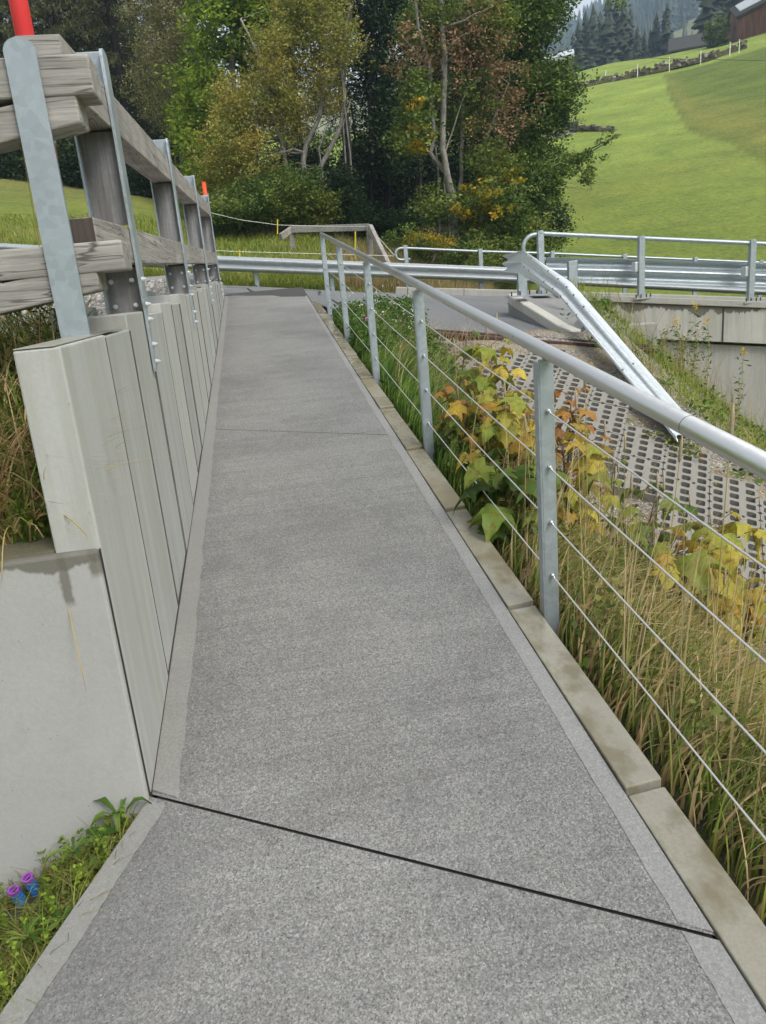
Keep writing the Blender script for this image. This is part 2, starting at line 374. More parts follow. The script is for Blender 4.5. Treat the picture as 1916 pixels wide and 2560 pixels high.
def zg(x, y):
    x = np.asarray(x, float); y = np.asarray(y, float)
    az = np.degrees(np.arctan2(x, y)); r = np.hypot(x, y)
    i = np.clip(np.searchsorted(AZK, az)-1, 0, len(AZK)-2); j = np.clip(np.searchsorted(RK, r)-1, 0, len(RK)-2)
    a = np.clip((az-AZK[i])/(AZK[i+1]-AZK[i]), 0, 1); b = np.clip((r-RK[j])/(RK[j+1]-RK[j]), 0, 1)
    a = a*a*(3-2*a)*.5+a*.5
    return (ZT[i, j]*(1-a)+ZT[i+1, j]*a)*(1-b)+(ZT[i, j+1]*(1-a)+ZT[i+1, j+1]*a)*b
def ray_ground(u, v, r0=18, r1=1300):              # where a sight line first meets the terrain
    d = ray(u, v); h = math.hypot(d.x, d.y)
    for r in np.geomspace(r0, r1, 400):
        p = O0+d*(r/h)
        if float(zg(p.x, p.y)) >= p.z: return p
    return p
azs = np.concatenate([np.arange(-180, -30, 3), np.arange(-30, 18, .8), np.arange(18, 37, .22), np.arange(37, 60, 1.5), np.arange(60, 180.1, 3)])
rs = np.concatenate([[0, 3, 6, 9, 11, 13, 14.5, 16], np.geomspace(17.3, 135, 90), np.geomspace(140, 1100, 60)])
RR, AA = np.meshgrid(rs, np.radians(azs), indexing='ij')
GX, GY = RR*np.sin(AA), RR*np.cos(AA)
GZ = zg(GX, GY)
GZ += np.where(RR > 20, (np.sin(GX*.21+1)*np.sin(GY*.17)*.010+np.sin(GX*.53)*np.cos(GY*.47)*.004)*np.minimum(RR, 120)*.25, 0)
gme = grid_mesh('ground', np.stack([GX, GY, GZ], -1))
# grass colour zones on the hill: freshly mown track, uncut darker patch, dry patch
trk = [ray_ground(*p) for p in ((1436, 165), (1440, 190), (1456, 230), (1485, 285), (1515, 300), (1570, 315), (1620, 340), (1656, 365), (1720, 400))]
TX = np.array([p.x/p.y for p in trk]); TR = np.array([math.hypot(p.x, p.y) for p in trk])
azv = np.tan(np.arctan2(GX, GY)); rv = RR
bnd = np.interp(azv, TX, TR)                       # the border's distance at this bearing
uncut = np.clip((rv-bnd)/np.maximum(.7, rv*.012), 0, 1)*(azv > TX[0])*(rv < 93)
mt = np.clip((rv-200)/60, 0, 1)
dry = np.clip(1-np.abs((rv-bnd)-9)/12, 0, 1)*uncut*np.clip((azv-.52)/.05, 0, 1)
swt = (np.sin((GX*.35-GY*.94)*.42+np.sin(GX*.1)*1.3)*.5+.5)**2*(1-uncut)*np.clip((58-rv)/25, 0, 1)*(rv > 24)
low = np.clip((46-rv)/20, 0, 1)*(azv > .3)
stripe = (np.sin((GX*.82+GY*.57)*.9)*.5+.5)*(1-uncut)*np.clip((rv-40)/20, 0, 1)*.30
base = np.array([.205, .258, .056]); c = np.ones(RR.shape+(3,))*base
c = c*(1+stripe[..., None]*.7)*(1-swt[..., None]*np.array([.10, .16, .12]))
c = c*(1-uncut[..., None])+np.array([.125, .165, .038])*uncut[..., None]
c = c*(1-dry[..., None]*.8)+np.array([.22, .215, .055])*dry[..., None]*.8
c = c*(1-low[..., None]*.45)+np.array([.12, .155, .030])*low[..., None]*.45
left = (azv < .25)*(RR < 60)
c = np.where(left[..., None], np.array([.175, .215, .046]), c)
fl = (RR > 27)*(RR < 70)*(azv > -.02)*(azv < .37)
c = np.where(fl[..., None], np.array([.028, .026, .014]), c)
lt = np.clip((RR-26)/12, 0, 1)*(azv < .0)
c = c*(1-lt[..., None]*.7)+np.array([.20, .19, .07])*lt[..., None]*.7
c = c*(1-mt[..., None])+np.array([.25, .25, .12])*mt[..., None]
at = gme.color_attributes.new('zone', 'FLOAT_COLOR', 'POINT')
at.data.foreach_set('color', np.concatenate([c, np.ones(RR.shape+(1,))], -1).astype(np.float32).ravel())
k = N('meadow ground'); vc = k.n('ShaderNodeVertexColor', layer_name='zone'); n1 = k.noise(.35, 7, .68, dist=.4); n2 = k.noise(5, 5, .75); n3 = k.noise(.09, 4)
o = k.mix(1.0, vc.outputs[0], k.ramp(n1, [(.3, (.72, .76, .76)), (.5, (1, 1, 1)), (.70, (1.28, 1.18, 1.0))]), 'MULTIPLY')
o = k.mix(1.0, o, k.ramp(n2, [(.32, .68), (.5, 1), (.68, 1.3)]), 'MULTIPLY')
br = k.noise(.6, 5, .7, k.co(loc=(9, 3, 0))); o = k.mix(k.ramp(br, [(.60, 0), (.72, .55)]), o, (.17, .12, .055))
k.col(o); k.rough(.95); k.b.inputs['Specular IOR Level'].default_value = .1; k.bump(k.math('ADD', n2, n1), .7, .15)
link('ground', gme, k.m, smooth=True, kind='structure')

# ------------------------------------------------------------------ ramp path
def rampz(y): return S*y
JO = [(1.62, -.58), (5.18, -.52), (8.75, -.5), (12.4, -.62)]      # joints y = a + b*x
def slab(name, rows, mat, kind='structure', dz=0):
    return link(name, grid_mesh(name, rows), mat, kind=kind)
def jy(i, x): return JO[i][0]+JO[i][1]*x
def slabrows(f0, f1, xl, xr, n=14, g=.006, m=10):
    g *= .7; rows = []
    for i in range(n+1):
        row = []
        for j in range(m+1):
            t = i/n; s_ = j/m
            yl, yr = f0(xl)+g, f1(xl)-g
            x = xl+(xr-xl)*s_; y0 = f0(x)+g; y1 = f1(x)-g; y = y0+(y1-y0)*t
            row.append((x, y, rampz(y)))
        rows.append(row)
    return rows
slab('path', slabrows(lambda x: jy(0, x), lambda x: jy(1, x), -.455, .775), M['path'])
slab('path', slabrows(lambda x: jy(1, x), lambda x: jy(2, x), -.455, .775, g=.0055), M['path'])
slab('path', slabrows(lambda x: jy(2, x), lambda x: 12.55-.62*x if x < .3 else 12.36-.62*x, -.455, .775, g=.002), M['path'])
# near slab widens towards the viewer on the left
def leftedge(y): return -.455 if y > 1.86 else -.455-(1.86-y)*.435
rows = []
for i in range(25):
    t = i/24; yl = -1.6+(1.878+1.6)*t; yr = -1.6+(1.164+1.6)*t; row = []
    for j in range(13):
        q = j/12; x = leftedge(yl)*(1-q)+.775*q; y = yl*(1-q)+yr*q; row.append((x, y, rampz(y)))
    rows.append(row)
slab('path', rows, M['path'])
G = [[(x, y, rampz(y)-.012) for x in (leftedge(y)+.02, .8)] for y in (-1.7, -.5, .5, 1.2, 1.7, 1.87, 5, 9, 13.2)]
slab('path_bed', G, M['joint'])
def strip(name, pa, pb, mat, dz, n=120, ja=0, jb=.006):
    rows = []; w = 0
    for i in range(n+1):
        t = i/n; a = Vector(pa[0]).lerp(Vector(pa[1]), t); b = Vector(pb[0]).lerp(Vector(pb[1]), t)
        w = w*.85+random.uniform(-jb, jb); d = (b-a).normalized()
        b = b+d*w; rows.append([(a.x, a.y, rampz(a.y)+dz), (b.x, b.y, rampz(b.y)+dz*.6)])
    return link(name, grid_mesh(name, rows), mat, kind='structure')
# left trowelled margin along the wall, and along the widening edge of the near slab; right margin along the kerb
strip('path_border', ((-.453, 1.90), (-.453, 12.8)), ((-.372, 1.85), (-.395, 12.75)), M['border'], .0035, 900, jb=.0028)
strip('path_border', ((-.455, 1.86), (-1.555, -.67)), ((-.405, 1.83), (-1.48, -.70)), M['border'], .0035, 300, jb=.0022)
strip('path_border', ((.776, 1.18), (.776, 12.0)), ((.716, 1.22), (.748, 11.9)), M['border_in'], .0025, 600, jb=.0016)
strip('path_border', ((.776, 1.16), (.776, -1.5)), ((.712, 1.20), (.70, -1.5)), M['border_in'], .0025, 200, jb=.0016)

# kerb stones
ky = 1.585-.955*3; kj = 0
kl = {0: 'kerb stone nearest the viewer at the lower right corner', 1: 'kerb stone with its far joint near the lower right edge of the path', }
names = ['kerb stone crossing the bottom right corner of the picture', 'second visible kerb stone, reaching to the lowest wide open joint',
         'kerb stone between the lowest wide joint and the nearest handrail post', 'kerb stone just behind the nearest handrail post, with a long crack', 'fourth kerb stone up from the bottom, wet and olive',
         'kerb stone beside the second handrail post', 'kerb stone just beyond the second handrail post', 'kerb stone leading up to the middle handrail post',
         'kerb stone just past the middle handrail post', 'kerb stone short of the fourth handrail post', 'kerb stone beside the fourth handrail post', 'last but one kerb stone at the top of the ramp', 'topmost kerb stone where the ramp meets the road']
ky = 1.585-.955*2; i = 0
while ky < 10.9:
    y0, y1 = ky+.004, ky+.951; tilt = random.uniform(-.003, .003); up0 = .014 if i > 0 else .012
    M0 = MB().hexa([(.7795, y0, rampz(y0)-.25), (.885, y0+.012, rampz(y0)-.25), (.885, y1+.006, rampz(y1)-.25), (.7795, y1-.004, rampz(y1)-.25)],
                   [(.7795, y0, rampz(y0)+.015+tilt), (.885, y0+.012, rampz(y0)+.015), (.885, y1+.006, rampz(y1)+.002), (.7795, y1-.004, rampz(y1)+.002)])
    o = M0.build('kerb_stone', M['kerb'], bevel=.004)
    tag(o, names[min(i, len(names)-1)], 'kerb stone', 'kerb stones along the right side of the ramp'); ky += .955; i += 1
link('kerb_joint', grid_mesh('kj', [[(.775, y, rampz(y)-.012) for y in (-1.6, 11)], [(.786, y, rampz(y)-.012) for y in (-1.6, 11)]]), M['tar'], kind='structure')

# ------------------------------------------------------------------ retaining wall on the left
wb = [1.88, 2.44, 2.92, 3.42, 3.97, 4.48, 4.98, 5.5, 6.1, 6.7, 7.35, 8.05, 8.7, 9.35, 10.0, 10.65, 11.3, 11.95, 12.75]
wt = [1.425, 1.42, 1.475, 1.46, 1.50, 1.49, 1.545, 1.535, 1.575, 1.57, 1.60, 1.645, 1.635, 1.68, 1.67, 1.71, 1.70, 1.73]
wall = empty('retaining_wall', (-.54, 1.88, 0), 'pale precast concrete retaining wall of upright slabs with stepped tops left of the ramp', 'wall')
for i in range(len(wt)):
    y0, y1 = wb[i]+.0045, wb[i+1]-.0045; zt = wt[i]; dx = -.003*(i % 3)
    th = .115 if i < 2 else .19
    xo = -.45+dx; xi = -.555 if i < 2 else -.45-.20
    z0 = rampz(y0)-.3
    m = MB()
    if i == 0: m.hexa([(xi-.01, y0, z0), (xo, y0, z0), (xo, y1, z0), (xi-.01, y1, z0)], [(xi, y0, zt), (xo, y0, zt), (xo, y1, zt), (xi, y1, zt)])
    else:
        m.box((xi, y0, z0), (xo, y1, zt))
    m.build('wall_slab', M['wall'], wall, bevel=.005)
    if i > 0:
        jw = [.0028, .0014, .0022, .0017][i % 4]; MB().box((-.458, wb[i]-jw, rampz(wb[i])), (-.4490, wb[i]+jw, min(wt[i-1], zt)-.004)).build('slab_joint', M['seam'], wall)
    if i in (2, 6, 11, 15):    # raised inner nib with a wider face
        MB().box((xi-.07, y0+.01, z0), (xi+.01, y1-.01, zt+.035)).build('wall_nib', M['wall'], wall, bevel=.012)
MB().box((-.50, 1.9, .1), (-.475, 12.7, 1.40)).build('joint_filler', M['tar'], wall)
flatj = MB().hexa([(-.4535, 1.884, rampz(1.884)-.01), (-.4475, 1.884, rampz(1.884)-.01), (-.4475, 12.7, rampz(12.7)-.01), (-.4535, 12.7, rampz(12.7)-.01)], [(-.4535, 1.884, rampz(1.884)+.0055), (-.4475, 1.884, rampz(1.884)+.0055), (-.4475, 12.7, rampz(12.7)+.0055), (-.4535, 12.7, rampz(12.7)+.0055)]).build('foot_joint', M['tar'], wall)
# damp crown of the first two slabs
MB().box((-.553, 1.885, 1.4265), (-.462, 2.86, 1.4295)).build('damp_crown', M['wetcap'], wall, bevel=.003)
# wing wall
ww = empty('wing_wall', (-1.2, 1.9, 0), 'low cast concrete wing wall with wet dark top at the lower left', 'wall')
MB().hexa([(-3.2, 1.86, -.5), (-.4545, 1.86, -.5), (-.4545, 1.885, -.5), (-3.2, 2.10, -.5)], [(-3.2, 1.862, .90), (-.4545, 1.862, .94), (-.4545, 1.885, .94), (-3.2, 2.10, .90)]).build('wall_body', M['wing'], ww, bevel=.008)
MB().hexa([(-3.2, 1.885, .893), (-.56, 1.885, .9345), (-.56, 2.10, .9345), (-3.2, 2.12, .893)], [(-3.2, 1.885, .905), (-.56, 1.885, .9465), (-.56, 2.10, .9465), (-3.2, 2.12, .905)]).build('wet_top', M['wingcap'], ww)

MB().box((-.4542, 1.8775, .1), (-.4508, 1.8842, .937)).build('sealing_joint', M['tar'], ww)

# ------------------------------------------------------------------ timber and steel guard fence on the wall
fence = empty('guard_fence', (-.5, 3.38, 1.4), 'weathered timber and galvanised steel guard fence bolted along the retaining wall', 'fence')
def railz(y): return 2.31+.053*(y-3.43)
def railz2(y): return 1.80+.0375*(y-3.4)
def bolt(p, d, par, r=.0065):
    p, d = Vector(p), Vector(d).normalized()
    MB().tube([p, p+d*.008], r*1.5, 10).tube([p+d*.008, p+d*.016], r, 6).tube([p+d*.016, p+d*.020], r*.5, 8).build('bolt', M['galvnew'], par)
PYS = [3.38, 5.85, 8.6, 11.55]; PB = [1.23, 1.31, 1.44, 1.5]
for i, y in enumerate(PYS):
    zt = railz(y)+.125; w = np.interp(y, wb[:-1], wt)
    # web plate behind each rail, side flanges, outer flat bar running down the wall face
    webx0, webx1 = -.583, -.4515
    z1 = railz2(y)-.15; z0 = w-.01
    m = MB(); m.box((webx0, y+.01, z0), (webx1, y+.018, z1)); m.box((webx0, y+.01, railz2(y)+.012), (webx1, y+.018, railz(y)-.155))
    p = m.build('post_web', M['galvold'], fence)
    m = MB(); m.prism([(0, 0), (0, 1), (1, 1)], 0, 0.001) if False else m
    pf = MB().box((webx0-.010, y-.045, w-.005), (webx0-.001, y+.065, zt-.05)).build('inner_flange', M['galvpost'], fence, bevel=.002)
    MB().box((webx0, y+.01, railz(y)+.004), (-.4525, y+.018, zt-.004)).build('post_head', M['galvpost'], fence, bevel=.004)
    # outer flange: rounded head
    pts = [(y-.042, PB[i])]; pts2 = []
    n = 8
    poly = [(y-.034, PB[i]), (y+.010, PB[i]), (y+.012, w+.02), (y+.075, w+.05), (y+.075, zt-.03)]
    for q in range(n+1):
        a = math.pi*q/n; poly.append((y+.0175+.0575*math.cos(a), zt-.03+.03*math.sin(a)**.5))
    poly += [(y-.040, zt-.03), (y-.040, w+.05), (y-.030, w+.02)]
    m = MB(); nn = len(poly)
    m.add([(-.4505, a, b) for a, b in poly]+[(-.4385, a, b) for a, b in poly], [tuple(range(nn)), tuple(range(2*nn-1, nn-1, -1))]+[(q, (q+1) % nn, nn+(q+1) % nn, nn+q) for q in range(nn)])
    pl = m.build('outer_flange', M['galvpost'] if i > 2 else M['galv'], fence)
    for zz in (PB[i]+.04, PB[i]+.11, w-.02, w+.04, railz2(y)-.20): bolt((-.4385, y-.009, zz), (1, 0, 0), pl)
    for xx in (webx0+.02, webx1-.03):
        for zz in (w+.04, railz2(y)-.20): bolt((xx, y+.01, zz), (0, -1, 0), p)
# rails (each length between post heads is its own timber)
seg = [(2.60, 3.36), (3.40, 5.84), (5.87, 8.59), (8.63, 11.62)]
for j, (a, b) in enumerate([(2.62, 5.84), (5.87, 8.59), (8.62, 11.70)]):
    for f, h in ((railz, .148), (railz2, .138)):
        m = MB(); m.hexa([(-.580, a, f(a)-h), (-.4535, a, f(a)-h), (-.4535, b, f(b)-h), (-.580, b, f(b)-h)], [(-.580, a, f(a)), (-.4535, a, f(a)), (-.4535, b, f(b)), (-.580, b, f(b))])
        # packing piece under the rail end
        r_ = m.build('top_rail' if f is railz else 'middle_rail', M['wood_y'], fence, bevel=.005)
        if j == 0: MB().box((-.577, a-.006, f(a)-h+.003), (-.457, a+.001, f(a)-.003)).build('end_grain', M['endgrain'] if f is railz2 else M['wood_x'], r_)
for i, y in enumerate(PYS):
    if i < 3:
        for f, h in ((railz, .148), (railz2, .138)):
            MB().box((-.572, y+.022, f(y)-h-.075), (-.462, y+.09, f(y)-h-.002)).build('packing_block', M['endgrain'], fence, bevel=.003)
# return fence going left from the near corner
fr = empty('guard_fence', (-.62, 2.43, 1.42), 'weathered timber fence return running off the left edge from a rounded flat steel post', 'fence')
bx = PZ(180, 725, 1.43).x
def flat(y, x, w, z0, z1, par, name):
    poly = [(x-w/2, z0), (x+w/2, z0), (x+w/2, z1-w/2)]+[(x+w/2*math.cos(a), z1-w/2+w/2*.8*math.sin(a)) for a in np.linspace(.2, math.pi-.2, 8)]+[(x-w/2, z1-w/2)]
    nn = len(poly); m = MB(); m.add([(a, y, b) for a, b in poly]+[(a, y+.008, b) for a, b in poly], [tuple(range(nn)), tuple(range(2*nn-1, nn-1, -1))]+[(q, (q+1) % nn, nn+(q+1) % nn, nn+q) for q in range(nn)])
    return m.build(name, M['galvpost'], par)
pt = PY(45, 72, 2.42); pb = PZ(180, 726, 1.43)
flat(2.415, -.528, .082, 1.42, pt.z, fr, 'front_flat_bar'); flat(2.575, PY(192, 700, 2.575).x-.041, .082, 1.42, pt.z-.03, fr, 'rear_flat_bar')
def hb(x0, x1, z0, z1, y0, y1, dzl, name, dyl=0):
    m = MB(); m.hexa([(x0, y0+dyl, z0+dzl), (x1, y0, z0), (x1, y1, z0), (x0, y1+dyl, z0+dzl)], [(x0, y0+dyl, z1+dzl), (x1, y0, z1), (x1, y1, z1), (x0, y1+dyl, z1+dzl)])
    o = m.build(name, M['wood_x'], fr, bevel=.006); return o
a = PY(190, 114, 2.43); b = PY(192, 204, 2.43); hb(-3.4, a.x, b.z, a.z, 2.428, 2.565, -.02, 'top_rail')
a2 = PY(164, 205, 2.43); b2 = PY(165, 240, 2.43); hb(-3.4, a2.x, b2.z-.03, b2.z+.055, 2.432, 2.56, -.50, 'sloping_rail')
a = PY(262, 517, 2.43); b = PY(265, 583, 2.43); hb(-3.4, a.x, b.z, a.z, 2.428, 2.565, -.02, 'middle_rail')
a2 = PY(212, 600, 2.43); hb(-3.4, a2.x, a2.z-.035, a2.z+.045, 2.432, 2.56, -.42, 'sloping_rail')

# snow poles
def pole(x, y, z0, z1, r, mat, label):
    o = empty('snow_pole', (x, y, z0), label, 'marker pole', None)
    MB().tube([(x, y, z0), (x, y, z1)], r, 16).build('pole_shaft', mat, o, smooth=True)
    MB().tube([(x, y, z1), (x, y, z1+.012)], r*.9, 16).build('pole_cap', mat, o)
    MB().tube([(x, y, z0+.04), (x, y, z0+.09)], r*1.12, 16).build('clamp_ring', M['galv'], o)
p = PY(72, 95, 2.70); pole(p.x-.012, p.y-.03, 1.95, 3.0, .027, M['red'], 'thick red plastic snow pole behind the rounded flat steel post at the top left')
p = PX(456, 470, -.49); pole(p.x-.035, p.y+.05, 2.05, PX(453, 412, -.49).z, .030, M['orange'], 'thin orange red snow pole at the far end of the guard fence')

# ------------------------------------------------------------------ handrail on the right
hr = empty('handrail', (.91, 2.45, .2), 'stainless tube handrail on galvanised posts with four wire ropes, right of the ramp', 'railing')
HY = [.48, 2.46, 4.43, 6.37, 8.25, 10.0]
def hz(y): return S*y
a = (.925, -.4, hz(-.4)+.945); b = (.925, 10.15, hz(10.15)+.945)
MB().tube([a, b], .0242, 24).build('top_rail', M['steel'], hr, smooth=True)
MB().tube([(.925, 1.583, hz(1.583)+.945), (.925, 1.585, hz(1.585)+.945)], .0246, 24).build('tube_joint', M['tar'], hr)
for y in HY:
    m = MB(); m.box((.895, y-.006, hz(y)-.42), (.945, y+.006, hz(y)+.922)); m.box((.889, y-.005, hz(y)-.42), (.895, y+.035, hz(y)+.915))
    p = m.build('post', M['galv'], hr, bevel=.0015)
    MB().tube([(.925, y, hz(y)+.90), (.925, y, hz(y)+.925)], .007, 8).build('rail_pin', M['steel'], p)
    for h in (.75, .555, .357, .158):
        MB().tube([(.921, y-.007, hz(y)+h), (.921, y-.018, hz(y)+h)], .008, 8).tube([(.921, y-.018, hz(y)+h), (.921, y-.03, hz(y)+h-.0035)], .0045, 8).build('rope_fitting', M['steel'], p, smooth=True)
for h in (.75, .555, .357, .158):
    for_pts = [(.921, y, hz(y)+h-(0 if q % 2 == 0 else .004)) for q, y in enumerate([-.4, .0, .48, 1.4, 2.46, 3.4, 4.43, 5.4, 6.37, 7.3, 8.25, 9.1, 10.0])]
    MB().tube(for_pts, .0028, 6).build('wire_rope', M['rope'], hr, smooth=True)

# ------------------------------------------------------------------ embankment right of the ramp
qa, qb, qc = PY(900, 718, 9.1), PY(1190, 740, 8.8), PY(1631, 1117, 5.45)
pn = (qa-qb).cross(qc-qb); pn /= pn.z
def pplane(x, y): return qa.z-((x-qa.x)*pn.x+(y-qa.y)*pn.y)
g1, g2, g3 = PY(1500, 900, 6.85), PY(1410, 778, 8.9), PY(1656, 950, 10.9)
pn2 = (g1-g2).cross(g3-g2); pn2 /= pn2.z
def sst(a, b, x): t = np.clip((x-a)/(b-a), 0, 1); return t*t*(3-2*t)
def emb(x, y):
    x = np.asarray(x, float); y = np.asarray(y, float)
    zr = S*np.minimum(y, 10.9)-.10; zp = pplane(x, y)-.078
    lim = -.75-.12*x; zp = np.where(zp < lim+.3, lim+.3-(lim+.3-zp)*.25, zp)
    t = sst(.95, 2.3, x); z = zr*(1-t)+zp*t
    s2 = sst(3.95, 4.5, x); z2 = g2.z-((x-g2.x)*pn2.x+(y-g2.y)*pn2.y); z2 = np.clip(z2, -2.3, zp); z = z*(1-s2)+z2*s2
    return z+np.sin(x*7+y*3)*.012+np.sin(x*3-y*5)*.015
def roadlip(x): return 9.75+(x-1.5)*.0
ex = np.concatenate([[.80], np.linspace(.89, 3, 30), np.linspace(3.1, 9, 40)]); ey = np.concatenate([[-3, -2, -1], np.linspace(-.5, 9.3, 90), [9.4, 10.3, 11.5, 13]])
EX, EY = np.meshgrid(ex, ey, indexing='ij')
lipdrop = np.where(EY > 9.8, .0, 0)
EZ = np.where(EX > 4.6, np.minimum(emb(EX, EY), np.where(EY > 9.3, .30-(EX-4.6)*.18, 9)), emb(EX, np.minimum(EY, 9.3)) - np.where(EY > 9.35, .2, 0))
EZ = np.where((EX < 1.3) & (EY > 9.35), emb(EX, EY)-.02, EZ)
eme = grid_mesh('embankment', np.stack([EX, EY, EZ], -1))
k = N('embankment soil and gravel'); v = k.vor(38); g = k.n('ShaderNodeRGBToBW'); k.l(v, g.inputs[0]); d = k.vor(38, out='Distance')
gr = k.mix(g.outputs[0], (.16, .14, .12), (.46, .42, .37)); gr = k.mix(k.ramp(d, [(.4, 0), (.8, .7)]), gr, (.06, .05, .04))
sand = k.mix(k.noise(80, 3), (.20, .15, .09), (.36, .29, .19)); t = k.noise(1.6, 5, .7)
o = k.mix(k.ramp(t, [(.45, 0), (.58, 1)]), gr, sand)
gm = k.noise(2.6, 6, .7, k.co(loc=(2, 1, 0))); o = k.mix(k.ramp(gm, [(.54, 0), (.64, .9)]), o, k.mix(k.noise(50, 3), (.05, .08, .015), (.14, .18, .04)))
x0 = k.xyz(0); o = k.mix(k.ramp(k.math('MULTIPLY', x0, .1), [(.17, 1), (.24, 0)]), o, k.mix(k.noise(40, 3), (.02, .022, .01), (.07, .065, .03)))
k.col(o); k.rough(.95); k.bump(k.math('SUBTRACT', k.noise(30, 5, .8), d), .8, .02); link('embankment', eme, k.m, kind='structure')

# grid pavers
e1 = Vector((math.cos(math.radians(-28)), math.sin(math.radians(-28)), 0)); e1.z = -(e1.x*pn.x+e1.y*pn.y); e1.normalize()
nrm = Vector((pn.x, pn.y, 1)).normalized(); e2 = e1.cross(nrm).normalized()
if e2.y > 0: e2 = -e2                              # e2 runs towards the viewer
def paver_mesh():
    L, Wd, T = .596, .396, .11; nx, ny = 3, 5
    px, py = Wd/nx, L/ny; hx, hy = .076, .080; m = MB(); rr = .012
    def octo(cx, cy, z):
        a, b = hx/2, hy/2; return [(cx-a+rr, cy-b, z), (cx+a-rr, cy-b, z), (cx+a, cy-b+rr, z), (cx+a, cy+b-rr, z), (cx+a-rr, cy+b, z), (cx-a+rr, cy+b, z), (cx-a, cy+b-rr, z), (cx-a, cy-b+rr, z)]
    for i in range(nx):
        for j in range(ny):
            cx, cy = (i+.5)*px, (j+.5)*py; A, B = px/2, py/2; c = rr+.008
            cut = .010
            oc = lambda z: [(cx-A+cut*2, cy-B, z), (cx+A-cut*2, cy-B, z), (cx+A, cy-B+cut*2, z), (cx+A, cy+B-cut*2, z), (cx+A-cut*2, cy+B, z), (cx-A+cut*2, cy+B, z), (cx-A, cy+B-cut*2, z), (cx-A, cy-B+cut*2, z)]
            it = octo(cx, cy, 0); ib = octo(cx, cy, -T); ot = oc(0); ob = oc(-T)
            m.add(ot+it, [(q, (q+1) % 8, 8+(q+1) % 8, 8+q) for q in range(8)])
            m.add(it+ib, [(q, (q+1) % 8, 8+(q+1) % 8, 8+q) for q in range(8)])
            # fill corners unless at the outside corners of the slab (they stay notched)
            for (sx, sy, a, b2) in ((-1, -1, 7, 0), (1, -1, 1, 2), (1, 1, 3, 4), (-1, 1, 5, 6)):
                ox = (i == 0 and sx < 0) or (i == nx-1 and sx > 0); oy = (j == 0 and sy < 0) or (j == ny-1 and sy > 0)
                if not (ox or oy): m.add([ot[a], ot[b2], (cx+sx*A, cy+sy*B, 0)], [(0, 1, 2)])
            for cond, seq in ((i == 0, (5, 6, 7, 0)), (i == nx-1, (1, 2, 3, 4)), (j == 0, (7, 0, 1, 2)), (j == ny-1, (3, 4, 5, 6))):
                if cond:
                    for q in range(3): m.add([ot[seq[q]], ot[seq[q+1]], ob[seq[q+1]], ob[seq[q]]], [(0, 1, 2, 3)])
    return m
start = PP(925, 724, qa, pn)
pav = paver_mesh(); rot = Matrix((e1, -e2, nrm)).transposed().to_4x4()
meP = bpy.data.meshes.new('grid_paver'); meP.from_pydata(pav.v, [], pav.f); bm = bmesh.new(); bm.from_mesh(meP); bmesh.ops.remove_doubles(bm, verts=bm.verts[:], dist=.0005); bmesh.ops.recalc_face_normals(bm, faces=bm.faces[:]); bm.to_mesh(meP); bm.free(); meP.materials.append(M['paver'])
edgeR = [PP(u, v, qa, pn) for u, v in ((1195, 748), (1330, 850), (1400, 905), (1500, 1000), (1656, 1100), (1800, 1200))]
edgeL = [PP(u, v, qa, pn) for u, v in ((915, 722), (1000, 800), (1060, 850), (1250, 985), (1656, 1290), (1800, 1400))]
def xedge(E_, y):
    E_ = sorted(E_, key=lambda p: p.y); return float(np.interp(y, [p.y for p in E_], [p.x for p in E_]))
ORD = ['first', 'second', 'third', 'fourth', 'fifth', 'sixth', 'seventh', 'eighth', 'ninth', 'tenth', 'eleventh', 'twelfth', 'thirteenth', 'fourteenth', 'fifteenth', 'sixteenth']
ytop = min(qa.y, qb.y)
for c_ in range(-4, 14):
    cnt = 0
    for r_ in range(-8, 14):
        org = start+e1*(c_*.4)+e2*(r_*.6+(.24 if c_ % 2 else 0)+.6)
        ctr = org+e1*.2-e2*.3
        if ctr.y > 8.72-(ctr.x-1.8)*.1 or ctr.y < 4.3: continue
        if not (xedge(edgeL, ctr.y)-.1 < ctr.x < xedge(edgeR, ctr.y)+.02): continue
        o = bpy.data.objects.new('grid_paver', meP); COL.objects.link(o)
        j_ = Euler((random.uniform(-.012, .012), random.uniform(-.012, .012), random.uniform(-.006, .006))).to_matrix().to_4x4()
        o.matrix_world = Matrix.Translation(org+nrm*random.uniform(-.004, .004)) @ rot @ j_
        tag(o, 'concrete grid paver, %s down in the %s column from the left' % (ORD[cnt], ORD[c_+4]), 'paving slab', 'grid pavers on the embankment'); cnt += 1

# rusty rails at the road edge
RZ = .075
def rustrail(p, q, label):
    o = empty('steel_rail', p, label, 'steel rail', 'rusty rails at the road edge')
    a, b = Vector(p), Vector(q); m = MB(); m.bar(a+Vector((0, 0, -.02)), b+Vector((0, 0, -.02)), .07, .04); m.bar(a+Vector((0, 0, -.085)), b+Vector((0, 0, -.085)), .02, .09); m.build('rail_head_and_web', M['rust'], o, bevel=.006)
    MB().bar(a+Vector((0, 0, -.138)), b+Vector((0, 0, -.138)), .13, .016).build('rail_foot', M['rust'], o, bevel=.003)
ra, rb = PY(800, 701, 9.32), PY(1402, 744, 9.0)
rustrail(ra, rb, 'dark rusty steel rail lying at the asphalt edge, the one nearer the road')
rustrail(ra+Vector((.05, -.15, -.03)), rb+Vector((-.02, -.15, -.035)), 'dark rusty steel rail lying at the asphalt edge, the one nearer the grid pavers')

